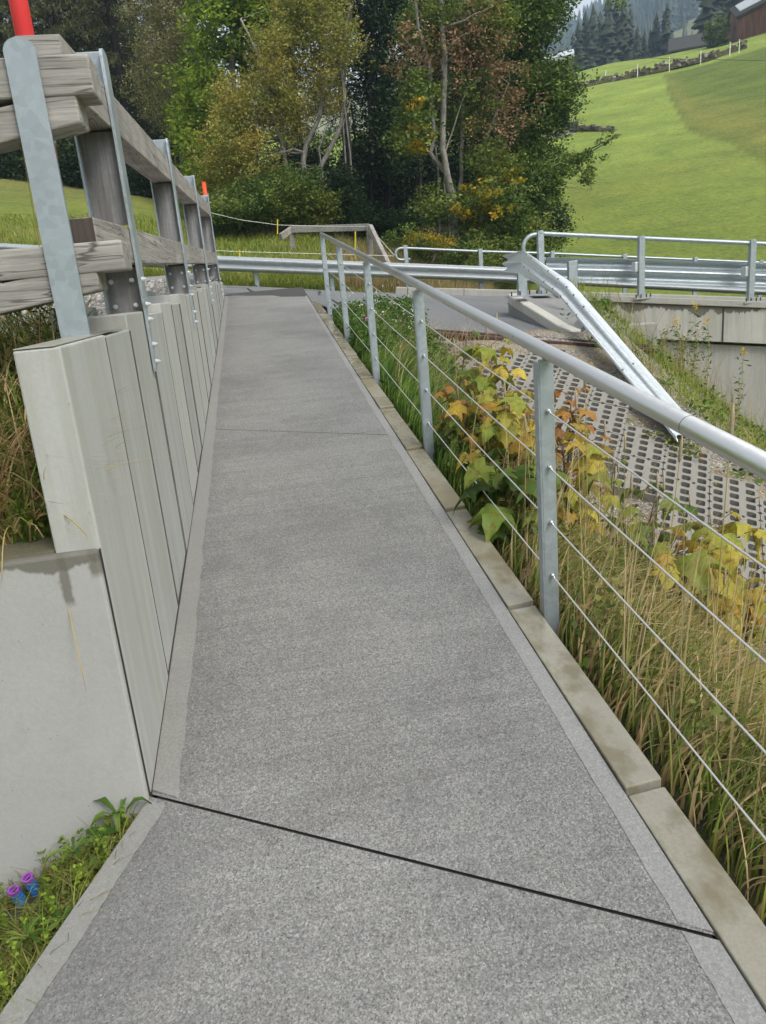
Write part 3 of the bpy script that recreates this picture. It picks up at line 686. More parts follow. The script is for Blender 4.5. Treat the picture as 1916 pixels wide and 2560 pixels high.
# ------------------------------------------------------------------ road
Nn = [(-14, 16.0, 2.45), (-6, 14.6, 2.0)]+[tuple(PY(*p)) for p in ((470, 637, 13.0), (560, 641, 12.75), (633, 647.5, 12.2), (700, 659, 11.2))]
Nn += [tuple(PY(790, 697, 9.5)), tuple(PY(870, 706, 9.42)), tuple(PY(1240, 733, 9.25)), tuple(PY(1300, 650, 12.2)), tuple(PY(1656, 661, 11.5)), (16, 10.5, -.25)]
Ff = [(-14, 20.5, 2.9), (-6, 18.7, 2.35)]+[tuple(PY(*p)) for p in ((470, 616, 17.2), (560, 619.5, 17.1), (633, 623, 17.0), (700, 627, 16.9), (790, 631, 16.7), (870, 633, 16.6), (1060, 637, 16.3), (1230, 641, 16.1), (1656, 655, 15.6), (1900, 665, 15.3))]
rows = []
for a, b in zip(Nn, Ff):
    a, b = Vector(a), Vector(b); rows.append([tuple(a.lerp(b, t)+Vector((0, 0, .0))) for t in np.linspace(0, 1, 9)])
# refine along the road
rows = np.array(rows); st = np.linspace(0, len(rows)-1, 90); i0 = np.clip(st.astype(int), 0, len(rows)-2); fr_ = (st-i0)[:, None, None]
rows2 = rows[i0]*(1-fr_)+rows[i0+1]*fr_
link('road', grid_mesh('road', rows2), M['asphalt'], kind='structure')
# skirt under the near edge so the road has thickness
sk = np.array([[tuple(Vector(r[0])+Vector((0, -.01, -.001))), tuple(Vector(r[0])+Vector((0, -.02, -.5)))] for r in rows2]); link('road_edge', grid_mesh('road_edge', sk), M['asphalt2'], kind='structure')
# dark rough asphalt joint between ramp and road
jp = [Vector(PY(*p)) for p in ((500, 638.2, 12.8), (560, 641.5, 12.72), (600, 644.5, 12.5), (633, 648.2, 12.15), (665, 653, 11.7), (700, 661, 11.15), (716, 672, 10.7))]
jr = []
for q, p in enumerate(jp): w = .03+.05*q/3; jr.append([tuple(p+Vector((-.0, -w*1.6, -.004))), tuple(p+Vector((.02, .0, .008))), tuple(p+Vector((.05, w*1.4, .006)))])
link('asphalt_joint', grid_mesh('asphalt_joint', jr), M['asphalt2'], kind='structure')
# cracked outline of an old road repair
def flatline(name, pts, w, mat):
    m = MB()
    for a, b in zip(pts[:-1], pts[1:]): m.bar(a, b, w, .004)
    return m.build(name, mat, kind='structure')
cr = [PY(u, v, Y)+Vector((0, 0, .006)) for u, v, Y in ((600, 626, 15.9), (690, 628.5, 15.6), (693, 634, 14.2))]; flatline('road_crack', cr, .035, M['tar'])
cr = [PY(u, v, Y)+Vector((0, 0, .006)) for u, v, Y in ((490, 621, 15.9), (535, 623, 15.7), (545, 630, 14.4), (595, 632, 14.2), (602, 626, 15.8))]; flatline('road_crack', cr, .03, M['tar'])
# far kerb of the bridge
m = MB(); fk = [PY(u, v, Y) for u, v, Y in ((855, 630, 16.4), (880, 631.5, 16.35), (1000, 634, 16.2), (1230, 640, 15.9), (1700, 655, 15.4))]
for a, b in zip(fk[:-1], fk[1:]): m.bar(a+Vector((0, 0, -.02)), b+Vector((0, 0, -.02)), .30, .24)
o = m.build('bridge_kerb', M['deck'], bevel=.02); tag(o, 'long pale concrete kerb along the far side of the bridge road', 'kerb')

# ------------------------------------------------------------------ bridge near side: coping, face, abutment
br_ = empty('bridge', PY(1210, 640, 12), 'concrete road bridge edge with damp stained fascia and abutment below, right', 'bridge')
cA, cB = PY(1205, 638, 12.1), PY(1656, 656, 11.3); dirb = (cB-cA); cC = cA+dirb*2.2
def bslab(name, z1a, z0a, y0, y1, mat, a=cA, b=cC, bev=.01, par=br_):
    m = MB(); m.hexa([(a.x, a.y+y0, a.z+z0a), (b.x, b.y+y0, b.z+z0a), (b.x, b.y+y1, b.z+z0a), (a.x, a.y+y1, a.z+z0a)], [(a.x, a.y+y0, a.z+z1a), (b.x, b.y+y0, b.z+z1a), (b.x, b.y+y1, b.z+z1a), (a.x, a.y+y1, a.z+z1a)])
    return m.build(name, mat, par, bevel=bev)
bslab('coping', .03, -.07, -.04, .42, M['deck'])
k = N('bridge fascia'); n1 = k.noise(2.2, 6, .6); st = k.noise(1, 5, .65, k.co((7, 7, .5)))
o = k.mix(n1, (.33, .315, .28), (.50, .485, .45)); o = k.mix(k.ramp(st, [(.42, .5), (.56, 0)]), o, (.27, .255, .21))
slope = k.math('ADD', k.xyz(2), k.math('MULTIPLY', k.xyz(0), -dirb.z/dirb.x))
wz = k.math('ADD', slope, k.math('MULTIPLY', k.math('SUBTRACT', k.noise(1, 6, .75, k.co((2.6, 2.6, .25))), .5), .55))
# the fascia's object origin is the bridge root at its top left end
mk = k.ramp(k.math('ADD', wz, .15), [(0, 0), (.015, 1)]); o = k.mix(k.math('MULTIPLY', mk, .88), o, (.085, .075, .055)); k.col(o); k.rough(.75); k.bump(k.noise(60, 4), .2, .005); M['fascia'] = k.m
bslab('fascia', -.075, -.62, 0.0, .40, M['fascia'])
sx = cA+dirb*.80
MB().bar((sx.x, sx.y-.004, sx.z-.09), (sx.x, sx.y-.004, sx.z-.62), .012, .02).build('fascia_joint', M['tar'], br_)
bslab('abutment_wall', -.66, -3.2, .12, .5, M['abut'], cA+dirb*.1)
MB().hexa([(cA.x-.2, cA.y+.45, -2.), (cC.x, cC.y+.45, -2.2), (cC.x, cC.y+5, -2.2), (cA.x-.2, cA.y+5, -2.)], [(cA.x-.2, cA.y+.45, cA.z-.13), (cC.x, cC.y+.45, cC.z-.13), (cC.x, cC.y+4.2, cC.z-.13), (cA.x-.2, cA.y+3.8, cA.z-.13)]).build('deck_slab', M['deck'], br_)
# wedge apron with curved pale kerb and drain
ap = empty('apron_slab', PY(1200, 690, 11), 'grey concrete apron wedge with pale curved kerb and drain slot beside the bridge end', 'concrete apron')
apP = [PY(1100, 641, 12.2), PY(1205, 637, 12.3), PY(1300, 690, 10.9), PY(1225, 705, 10.4), PY(1175, 700, 10.5)]
W0 = [PY(1098, 643, 12.15), PY(1108, 652, 11.8), PY(1130, 665, 11.35), PY(1165, 687, 10.6), PY(1205, 713, 9.9), PY(1232, 724, 9.55)]
E0 = [PY(1122, 640, 12.3), PY(1150, 638.5, 12.3), PY(1205, 637, 12.3), PY(1262, 668, 11.55), PY(1290, 690, 11.0), PY(1290, 712, 10.4)]
m = MB()
for i in range(5):
    m.add([W0[i]-Vector((0, 0, .0)), W0[i+1], E0[i+1], E0[i]], [(0, 1, 2, 3)]); 
    m.add([W0[i], W0[i+1], W0[i+1]-Vector((0, 0, .5)), W0[i]-Vector((0, 0, .5))], [(0, 1, 2, 3)])
m.build('apron', M['plainconc'], ap)
m = MB(); kp = [p+Vector((.02, -.02, .03)) for p in W0]
for i in range(5): m.bar(kp[i]+Vector((.05, 0, -.04)), kp[i+1]+Vector((.05, 0, -.04)), .16, .14)
m.build('curved_kerb', M['kerbwhite'], ap, bevel=.02)
d0 = PY(1222, 697, 10.75); MB().box((d0.x-.16, d0.y-.02, d0.z-.07), (d0.x+.26, d0.y+.12, d0.z+.012)).build('drain_slot', M['tar'], ap)
MB().box((d0.x-.30, d0.y-.40, d0.z-.5), (d0.x+1.2, d0.y-.06, d0.z-.10)).build('drain_sill', M['deck'], ap, bevel=.01)

# ------------------------------------------------------------------ guardrails
WP = [(0, 0), (.012, .012), (.07, .045), (.081, .07), (.075, .095), (.01, .138), (.0, .155), (.01, .172), (.075, .215), (.081, .24), (.07, .265), (.012, .298), (0, .31)]
# far guardrail, left of and across the bridge
gf = empty('guardrail', PY(700, 640, 17.3), 'long galvanised crash barrier along the far side of the road', 'guardrail')
gp = [(-13, 20.2, 3.35), (-6, 18.6, 2.83)]+[tuple(PY(*p)) for p in ((480, 586, 17.6), (700, 595, 17.25), (1000, 606, 16.9), (1120, 611, 16.75), (1400, 625, 16.4), (1700, 640, 16.0), (2200, 668, 15.5))]
MB().sweep(gp, WP, (0, -1, 0)).build('w_beam', M['galvbeam'], gf, solid=.004, smooth=False)
for u, Y in ((553, 17.62), (716, 17.4), (880, 17.2), (1040, 17.0), (1245, 16.8)):
    t = PY(u, 585+ (u-480)*.04, Y); m = MB(); m.box((t.x-.05, t.y-.03, t.z-.75), (t.x+.05, t.y-.024, t.z+.26)); m.box((t.x-.05, t.y-.03, t.z-.75), (t.x-.044, t.y+.05, t.z+.26)); m.box((t.x+.044, t.y-.03, t.z-.75), (t.x+.05, t.y+.05, t.z+.26)); m.build('post', M['galv'], gf)
# rear bridge tube railing
rb_ = empty('bridge_railing', PY(876, 575, 18.2), 'far tubular bridge railing with a rounded end behind the crash barrier', 'railing')
YB = 18.2
tp = [PY(u, v, Y) for u, v, Y in ((874, 536, 18.2), (1038, 543.5, 18.1), (1185, 547.5, 18.0), (1400, 557, 17.8), (1656, 568, 17.5), (1950, 583, 17.2))]
hc = PY(862, 548, 18.2); r0 = (PY(850, 536, 18.2).z-PY(850, 561, 18.2).z)/2
arc = [tp[0]+Vector((-.10-r0*math.sin(a)*.9, 0, -r0+r0*math.cos(a))) for a in np.linspace(0, math.pi, 9)]
MB().tube([tp[0]+Vector((.12, 0, -2*r0))]+[arc[i] for i in range(8, -1, -1)]+tp, .030, 10).build('top_tube', M['galv'], rb_, smooth=True)
for u in (876, 1038, 1194, 1350, 1503, 1645):
    z = np.interp(u, [874, 1038, 1185, 1400, 1656], [536, 543.5, 547.5, 557, 568]); Y = np.interp(u, [876, 1656], [18.2, 17.5]); t = PY(u, z-3, Y)
    MB().box((t.x-.045, t.y-.03, t.z-1.15), (t.x+.045, t.y+.03, t.z+.03)).build('post', M['galv'], rb_, bevel=.004)
# near bridge railing
nb = empty('bridge_railing', PY(1178, 636, 12.1), 'near tubular bridge railing with looped end and barrier beam, right of the road', 'railing')
tt = [PY(1178, 505, 12.15), PY(1390, 515, 11.85), PY(1656, 527, 11.4), PY(2000, 543, 10.9)]
r0 = .19
arc = [tt[0]+Vector((-.17-r0*math.sin(a), 0, -r0+r0*math.cos(a))) for a in np.linspace(0, math.pi, 11)]
MB().tube([tt[0]+Vector((.0, 0, -2*r0))]+[arc[i] for i in range(10, -1, -1)]+tt, .032, 12).build('top_tube', M['galv'], nb, smooth=True)
def np_post(u0, v0, u1, v1, Y):
    t = PY(u0, v0, Y); b = PY(u1, v1, Y); x = b.x; zt, zb = t.z, b.z
    m = MB(); m.box((x-.048, Y-.02, zb), (x+.048, Y-.012, zt)); m.box((x-.048, Y-.02, zb), (x-.042, Y+.055, zt)); m.box((x+.042, Y-.02, zb), (x+.048, Y+.055, zt)); m.tube([(x, Y+.02, zt-.03), (x, Y+.02, zt+.02)], .05, 12)
    p = m.build('post', M['galv'], nb, bevel=.003)
    pl = MB().box((x-.16, Y-.10, zb-.004), (x+.16, Y+.12, zb+.016)).build('base_plate', M['galv'], p)
    for dx in (-.12, -.04, .05, .12): MB().tube([(x+dx, Y-.07, zb), (x+dx, Y-.07, zb+.07)], .011, 8).build('anchor_bolt', M['rust'], p)
    return x, zb, zt
for a in ((1178, 500, 1172, 637, 12.10), (1392, 512, 1386, 645, 11.80), (1631, 520, 1622, 653.5, 11.42), (1885, 532, 1870, 666, 11.0)): np_post(*a)
bp = [PY(1182, 607, 12.22), PY(1400, 612, 11.92), PY(1656, 621, 11.54), PY(2000, 634, 11.0)]
MB().sweep([p+Vector((0, .06, 0)) for p in bp], [(a, c*1.16) for a, c in WP], (0, 1, 0)).build('barrier_beam', M['galv'], nb, solid=.004)
for u, v, Y in ((1380, 577, 11.84), (1618, 587, 11.46)):
    c_ = PY(u, v, Y); MB().box((c_.x-.07, c_.y-.03, c_.z-.07), (c_.x+.05, c_.y+.10, c_.z+.08)).build('beam_bracket', M['galvnew'], nb, bevel=.01)
# terminal beam sloping down to the ground
te = empty('guardrail_terminal', PY(1131, 637, 11.4), 'bright galvanised crash barrier end piece bending down into the gravel', 'guardrail')
pth = [PY(1084, 587, 11.9), PY(1122, 591, 11.0), PY(1214, 646, 9.75), PY(1465, 955, 6.45)]
ptop = [PY(1086, 553, 11.9), PY(1130, 541, 11.0), PY(1236, 611, 9.75), PY(1514, 933, 6.8)]
V = []; F = []; m = MB(); mm = len(WP)
sn = []
for i in range(3):
    nn_ = (pth[i+1]-pth[i]).cross(ptop[i]-pth[i]).normalized(); sn.append(nn_ if nn_.y < 0 else -nn_)
tn = [sn[0], (sn[0]+sn[1]).normalized(), (sn[1]+sn[2]).normalized(), sn[2]]
for a, b, nn_ in zip(pth, ptop, tn):
    w = b-a
    for (o_, h) in WP: V.append(a+w*(h/.31)+nn_*o_*1.1)
for i in range(len(pth)-1):
    for q in range(mm-1): F.append((i*mm+q, i*mm+q+1, (i+1)*mm+q+1, (i+1)*mm+q))
tb = m.add(V, F).build('w_beam', M['galvnew'], te, solid=.005)
for s0, s1 in ((1, 2), (2, 3)):
    for t in (.06, .2, .62, .86) if s0 == 1 else (.03, .10, .20, .62, .9):
        for h in (.22, .78):
            a = pth[s0].lerp(pth[s1], t); b = ptop[s0].lerp(ptop[s1], t); nn_ = tn[s0].lerp(tn[s1], t); p = a.lerp(b, h)+nn_*.083
            MB().tube([p, p+nn_*.014], .013, 8).build('bolt', M['galvold'], tb)
for u, v, Y, h in ((1131, 637, 11.5, .45), (1240, 640, 11.2, .50)):
    b = PY(u, v, Y); m = MB(); m.box((b.x-.075, b.y, b.z-.02), (b.x+.075, b.y+.01, b.z+h)); m.box((b.x-.075, b.y, b.z-.02), (b.x-.065, b.y+.06, b.z+h)); m.box((b.x+.065, b.y, b.z-.02), (b.x+.075, b.y+.06, b.z+h)); p = m.build('post', M['galv'], te, bevel=.003)
    if u < 1200:
        for dx in (-.2, -.07, .08, .2): MB().tube([(b.x+dx, b.y-.06, b.z-.02), (b.x+dx, b.y-.06, b.z+.06)], .012, 8).build('anchor_bolt', M['rust'], p)
        MB().box((b.x-.24, b.y-.1, b.z-.02), (b.x+.24, b.y+.12, b.z-.003)).build('base_plate', M['galv'], p)

# ------------------------------------------------------------------ bank and gravel on the left, behind the wall
def bank(x, y):
    x = np.asarray(x, float); y = np.asarray(y, float)
    top = np.interp(y, [1.9, 2.3, 2.8, 4, 8, 13, 18], [.86, 1.05, 1.30, 1.44, 1.62, 1.86, 2.1])
    return top+np.clip(-.6-x, 0, 30)*.035+np.sin(x*4+y*3)*.012
bxs = np.concatenate([np.linspace(-14, -3, 20), np.linspace(-2.9, -.5, 30)]); bys = np.concatenate([np.linspace(2.02, 4, 20), np.linspace(4.1, 14.4, 40)])
BX, BY = np.meshgrid(bxs, bys, indexing='ij'); BZ = bank(BX, BY)
gvm = m_gravel('roadside gravel', (.17, .155, .15), (.50, .48, .47), 24)
link('gravel_bank', grid_mesh('gravel_bank', np.stack([BX, BY, BZ], -1)), gvm, kind='structure')
soil = m_plain('dark soil', (.05, .042, .028), .95, 0, .4, 8, .6, 30)
sx_, sy_ = np.meshgrid(np.linspace(-3.3, -.40, 24), np.linspace(-1.5, 1.87, 24), indexing='ij')
le = np.array([[leftedge(y) for y in np.linspace(-1.5, 1.87, 24)]]*24)
sxx = np.minimum(sx_, le-.002); link('soil_strip', grid_mesh('soil_strip', np.stack([sxx, sy_, rampz(sy_)-.035-np.clip(le-sxx, 0, .6)*.50], -1)), soil, kind='structure')

# ------------------------------------------------------------------ foliage helpers
def leaf_cloud(centers, rad, per, size, flat=.7, droop=0.0, aspect=.55, rg=rng, wide=False):
    """many leaf-sized quads scattered round each cluster centre"""
    C = np.repeat(np.asarray(centers, float), per, axis=0); n = len(C)
    R_ = np.repeat(np.broadcast_to(np.asarray(rad, float), (len(centers),)), per)
    d = rg.normal(size=(n, 3)); d /= np.linalg.norm(d, axis=1)[:, None]
    d *= (rg.random(n)**.5)[:, None]; d[:, 2] *= flat
    P = C+d*R_[:, None]
    a = rg.normal(size=(n, 3)); a[:, 2] = a[:, 2]*.6-droop; a /= np.linalg.norm(a, axis=1)[:, None]
    b = rg.normal(size=(n, 3)); b -= a*(a*b).sum(1)[:, None]; b /= np.linalg.norm(b, axis=1)[:, None]
    L = (size*(.6+.8*rg.random(n)))[:, None]
    a *= L*.5; b *= L*.5*aspect
    V = np.stack([P-a, P-a*.1+b, P+a, P-a*.1-b], 1).reshape(-1, 3); F = np.arange(4*n).reshape(n, 4)
    return V, F
def in_blobs(blobs, n, rg=rng, shell=.35):
    """blobs: (x,y,z,rx,ry,rz); samples biased to the outside, with holes"""
    bl = np.asarray(blobs, float); w = bl[:, 3]*bl[:, 4]*bl[:, 5]; w = w/w.sum()
    i = rg.choice(len(bl), n, p=w); d = rg.normal(size=(n, 3)); d /= np.linalg.norm(d, axis=1)[:, None]
    r = shell+(1-shell)*rg.random(n)**.6
    return bl[i, :3]+d*bl[i, 3:]*r[:, None]
def limb(m, p, q, r0, r1, wob=.12, n=6, sides=7):
    p, q = Vector(p), Vector(q); L = (q-p).length; pts = []
    off = Vector((0, 0, 0))
    for i in range(n+1):
        t = i/n
        if 0 < i < n: off = off*.5+Vector((random.gauss(0, 1), random.gauss(0, 1), random.gauss(0, .5)))*wob*L/n
        else: off = off*(0 if i == 0 else .5)
        pts.append(p.lerp(q, t)+off)
    m.tube(pts, [r0+(r1-r0)*i/n for i in range(n+1)], sides); return pts
def broad_tree(name, label, trunks, blobs, ncl, per, crad, lsize, lmat, bmat, cat='tree', group=None, droop=0., nlimb=26, flat=.7, seed=1, twr=.012, shell=.35, extra=None):
    """trunks: list of (points, r0, r1)"""
    rg = np.random.default_rng(seed); random.seed(seed)
    base = Vector(trunks[0][0][0]); root = empty(name, base, label, cat, group)
    m = MB(); nodes = []
    for pts, r0, r1 in trunks:
        n = len(pts); fine = []
        for i in range(n-1):
            a, b = Vector(pts[i]), Vector(pts[i+1])
            for q in range(4): fine.append(a.lerp(b, q/4)+Vector((random.gauss(0, .015), random.gauss(0, .015), 0))*(b-a).length*.6)
        fine.append(Vector(pts[-1])); k_ = len(fine)
        m.tube(fine, [r0+(r1-r0)*i/(k_-1) for i in range(k_)], 8); nodes += [(f, r0+(r1-r0)*i/(k_-1)) for i, f in enumerate(fine) if i > k_*.2]
    cen = in_blobs(blobs, ncl, rg, shell)
    sel = rg.choice(len(cen), min(nlimb, len(cen)), replace=False)
    NP = np.array([tuple(f) for f, _ in nodes])
    for s_ in sel:
        c_ = cen[s_]; dd = np.linalg.norm(NP-c_, axis=1)+np.maximum(0, NP[:, 2]-c_[2]+.3)*2; i = int(dd.argmin())
        f, r = nodes[i]; limb(m, f, c_, min(r*.55, .05), twr*.6, .25, 6, 5)
    m.build('trunk', bmat, root, smooth=True)
    V, F = leaf_cloud(cen, crad*(.6+.8*rg.random(len(cen))), per, lsize, flat, droop, rg=rg)
    if extra is not None: pass
    link('crown', np_mesh('crown', V, F), lmat, root)
    return root
def conifer(name, label, base, h, rad, mat, bmat, seed, group=None, tiers=26, cat='conifer', dens=1.0, low=.08):
    rg = np.random.default_rng(seed); random.seed(seed); base = Vector(base); root = empty(name, base, label, cat, group)
    m = MB(); m.tube([base-Vector((0, 0, .5)), base+Vector((0, 0, h))], [rad*.07, .02], 7)
    cs, rr = [], []
    for i in range(tiers):
        t = low+(1-low)*(i/tiers); R_ = rad*(1-t)**.8*(.85+.3*rg.random()); nb = max(4, int(9*(1-t*.6)*dens))
        for b in range(nb):
            th = rg.random()*6.283; z = base.z+h*(t+.02*rg.normal()); L = R_*(.75+.35*rg.random())
            tip = Vector((base.x+math.cos(th)*L, base.y+math.sin(th)*L, z-L*.28))
            if i % 2 == 0: m.tube([Vector((base.x, base.y, z)), tip], [.03, .008], 4, False)
            for q in np.linspace(.25, 1, max(2, int(L/.35))):
                cs.append((base.x+math.cos(th)*L*q, base.y+math.sin(th)*L*q, z-L*.28*q*q-.05)); rr.append(.30+.18*(1-q))
    m.build('trunk', bmat, root)
    V, F = leaf_cloud(cs, np.array(rr), int(16*dens), .22, .55, .9, .16, rg)
    link('crown', np_mesh('crown', V, F), mat, root); return root

# foliage materials
L_ = {}
L_['spruce'] = m_leaf('olive spruce needles', [(.03, .04, .016), (.075, .085, .03), (.14, .135, .048)], .5, .5, .1)
L_['birch'] = m_leaf('grey olive birch leaves', [(.11, .115, .042), (.23, .22, .09), (.34, .30, .145)], .5, .8, .3)
L_['lime'] = m_leaf('fresh green maple leaves', [(.06, .11, .015), (.15, .23, .025), (.26, .36, .04), (.34, .38, .05)], .5, .9, .4)
L_['ochre'] = m_leaf('ochre birch leaves', [(.12, .16, .03), (.23, .25, .048), (.37, .31, .07), (.50, .38, .10)], .55, .7, .35)
L_['hazel'] = m_leaf('hazel shrub leaves', [(.03, .06, .013), (.08, .13, .024), (.15, .20, .034), (.26, .26, .05)], .6, .8, .3)
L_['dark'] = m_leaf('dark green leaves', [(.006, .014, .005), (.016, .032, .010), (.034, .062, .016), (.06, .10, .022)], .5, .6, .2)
L_['brownpink'] = m_leaf('dying brown maple leaves', [(.06, .08, .02), (.20, .13, .06), (.34, .20, .11), (.44, .27, .16)], .4, .9, .3)
L_['yellow'] = m_leaf('yellow autumn maple leaves', [(.08, .13, .015), (.22, .22, .02), (.42, .30, .02), (.56, .30, .02)], .4, .9, .4)
L_['ash'] = m_leaf('ash leaves', [(.025, .05, .012), (.07, .12, .024), (.13, .20, .035), (.22, .27, .05)], .5, .7, .3)
L_['farcon'] = m_leaf('far conifer needles', [(.018, .03, .016), (.035, .05, .025), (.05, .065, .03)], .4, .02, .05)

def gz(x, y): return float(zg(x, y))
def gp(u, v, Y):                                    # point on the terrain under the sight line's bearing at depth Y
    p = PY(u, v, Y); return Vector((p.x, p.y, gz(p.x, p.y)))
def blob(u, v, Y, ru, rv, rd=1.6):
    p = PY(u, v, Y); s_ = Y*KD/FPX; return (p.x, p.y, p.z, ru*s_*1.03, rd, rv*s_*1.03)
def trunk(us, Y, r0, r1, jy=.0):
    pts = []
    for i, (u, v) in enumerate(us): p = PY(u, v, Y+jy*i); pts.append(p)
    g = gz(pts[0].x, pts[0].y); 
    if pts[0].z > g: pts = [Vector((pts[0].x, pts[0].y, g-.2))]+pts
    return (pts, r0, r1)

# ---- the wood behind the road
G1 = 'spruces at the left edge of the wood'
for i, (u, Y, h, r, lab) in enumerate([(-60, 44, 24, 4.2, 'tall dark olive spruce at the far left'), (70, 42, 23, 3.9, 'dark olive spruce above the red snow pole at the left'), (130, 49, 26, 4.6, 'second row dark spruce at the left, between the two front ones'), (10, 50, 27, 4.8, 'second row dark spruce near the far left edge'), (250, 49, 26, 4.6, 'second row dark spruce behind the drooping boughs'), (345, 50, 25, 4.6, 'second row dark spruce behind the grey olive birch'),
        (190, 43, 25, 4.0, 'dark olive spruce with drooping boughs over the left meadow'), (300, 41, 22, 3.6, 'dark spruce just left of the grey olive birch'), (395, 45, 24, 4.0, 'dark spruce standing behind the grey olive birch')]):
    p = gp(u, 400, Y); conifer('spruce', lab, p, h, r, L_['spruce'], M['bark_d'], 20+i, G1, low=.02, dens=1.5, tiers=34)
for i, (u, Y, h, r, lab) in enumerate([(560, 47, 25, 4.2, 'dark spruce hidden behind the green and ochre trees'), (760, 46, 24, 3.9, 'dark spruce deep in the wood behind the leaning trunks'),
        (900, 50, 24, 4.0, 'dark spruce deep in the wood near its middle'), (1040, 47, 22, 3.6, 'dark spruce deep in the wood behind the pale trunks'), (1150, 48, 17, 3.0, 'dark spruce deep in the right part of the wood'), (660, 52, 26, 4.4, 'farthest dark spruce behind the ochre birch')]):
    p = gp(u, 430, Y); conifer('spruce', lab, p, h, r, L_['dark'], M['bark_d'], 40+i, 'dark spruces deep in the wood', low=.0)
# understorey that closes the foot of the wood on the left
def shrub(label, bl, ncl, per, crad, ls, mat, seed, u0, Y, group=None, twr=.01, stems=3, bm=None, name='shrub'):
    b = gp(u0, 480, Y); tops = []
    rg = np.random.default_rng(seed)
    tr = []
    for q in range(stems):
        t = bl[q % len(bl)]; tr.append(([b, Vector((b.x*.5+t[0]*.5, b.y*.5+t[1]*.5, b.z*.45+t[2]*.55)), Vector(t[:3])], .035, .01))
    return broad_tree(name, label, tr, bl, ncl, per, crad, ls, mat, bm or M['bark_m'], 'shrub', group, nlimb=16, seed=seed, twr=twr)
shrub('dark green undergrowth below the spruces at the far left', [blob(-20, 330, 39, 110, 70), blob(90, 350, 38.5, 80, 60)], 260, 60, .5, .14, L_['dark'], 61, 60, 39, stems=2)
shrub('dark green undergrowth left of the birch foot', [blob(210, 350, 38, 80, 60), blob(330, 360, 36, 70, 70)], 260, 60, .5, .14, L_['dark'], 62, 250, 37, stems=2)
# grey olive birch
broad_tree('birch', 'grey olive drooping birch between the spruces and the bright green maple', [trunk([(400, 420), (385, 250), (420, 60), (430, -80)], 34, .14, .05)],
    [blob(360, 60, 34, 70, 90), blob(400, 200, 34, 70, 110), blob(350, -60, 34, 80, 90), blob(420, 330, 34, 50, 80), blob(330, 180, 34.5, 40, 70)], 620, 62, .55, .085, L_['birch'], M['bark_m'], droop=1.0, seed=3)
# bright green maple
broad_tree('maple', 'bright green maple above and behind the ochre birch', [trunk([(520, 430), (510, 250), (500, 80), (520, -120)], 31, .16, .05)],
    [blob(480, 60, 31, 70, 60), blob(430, 170, 31, 55, 55), blob(510, -30, 31, 90, 60), blob(560, 90, 31.3, 60, 80), blob(450, 260, 31, 45, 60), blob(430, 340, 30.5, 44, 50), blob(450, 420, 30, 60, 50), blob(400, 250, 31, 26, 40), blob(620, 0, 31.5, 80, 60)],
    560, 60, .55, .15, L_['lime'], M['bark_m'], seed=4, shell=.3)
# ochre birch with leaning trunks
broad_tree('birch', 'ochre leaved birch with leaning grey stems left of the dark hollow', [trunk([(612, 320), (590, 250), (577, 185), (560, 120), (520, 40)], 27, .085, .03), trunk([(655, 350), (662, 310), (690, 255), (697, 190), (690, 90), (700, -50)], 27, .10, .03),
        trunk([(690, 365), (715, 320), (738, 270), (745, 200), (735, 120), (760, 10)], 27.1, .09, .03), trunk([(690, 320), (700, 290), (718, 250)], 26.9, .03, .015), trunk([(742, 268), (756, 225), (757, 214)], 27, .03, .012), trunk([(738, 140), (775, 120), (800, 70)], 27, .03, .012)],
    [blob(520, 230, 27, 60, 50), blob(590, 120, 27, 45, 60), blob(660, 60, 27.2, 70, 80), blob(715, 80, 27, 60, 70), blob(600, 200, 27, 60, 70), blob(510, 310, 26.6, 70, 60), blob(560, 380, 26.4, 60, 60), blob(690, 190, 27.4, 50, 60), blob(670, -20, 27.4, 80, 50), blob(470, 360, 26.8, 40, 50), blob(620, 270, 27.5, 40, 50)],
    900, 58, .42, .085, L_['ochre'], M['bark_l'], seed=5, nlimb=44, shell=.2)
shrub('green hazel bush under the ochre birch', [blob(560, 440, 25.6, 90, 40), blob(640, 425, 25.8, 60, 55), blob(500, 462, 25.4, 60, 30), blob(690, 450, 25.6, 50, 36), blob(460, 470, 25.2, 40, 30)], 520, 60, .36, .09, L_['hazel'], 66, 580, 25.6, stems=5)
shrub('dark green bush right of the hazel at the hollow', [blob(740, 430, 26.4, 40, 60), blob(775, 470, 26, 50, 36), blob(860, 480, 26.2, 60, 26)], 260, 60, .34, .09, L_['dark'], 67, 745, 26.2, stems=3)
# dark broadleaf trees filling the hollow
for i, (u, Y, bl, lab) in enumerate([
    (800, 33, [(800, 60, 80, 110), (820, 200, 70, 90), (780, -60, 100, 90), (860, 330, 60, 90), (800, 330, 50, 60)], 'dark green broadleaf tree over the black hollow'),
    (900, 35, [(900, 60, 90, 90), (930, 210, 70, 80), (960, -60, 110, 90), (1010, 100, 80, 120), (1010, 300, 70, 90), (960, 420, 70, 60)], 'dark green broadleaf tree behind the pale maple trunks'),
    (1100, 34, [(1090, 60, 80, 100), (1100, 230, 80, 110), (1080, 400, 90, 90), (1150, 460, 50, 60), (1120, -60, 100, 90)], 'dark green broadleaf tree behind the ash at the right')]):
    broad_tree('broadleaf_tree', lab, [trunk([(u, 470), (u+10, 300), (u-5, 120), (u+10, -80)], Y, .17, .06), trunk([(u+30, 480), (u+42, 300), (u+40, 150)], Y+.4, .08, .03), trunk([(u-28, 480), (u-30, 320), (u-45, 200)], Y+.5, .07, .03)],
        [blob(a, b, Y, c, d, 2.4) for a, b, c, d in bl], 640, 60, .6, .13, L_['dark'], M['bark_d'], seed=70+i, shell=.1)
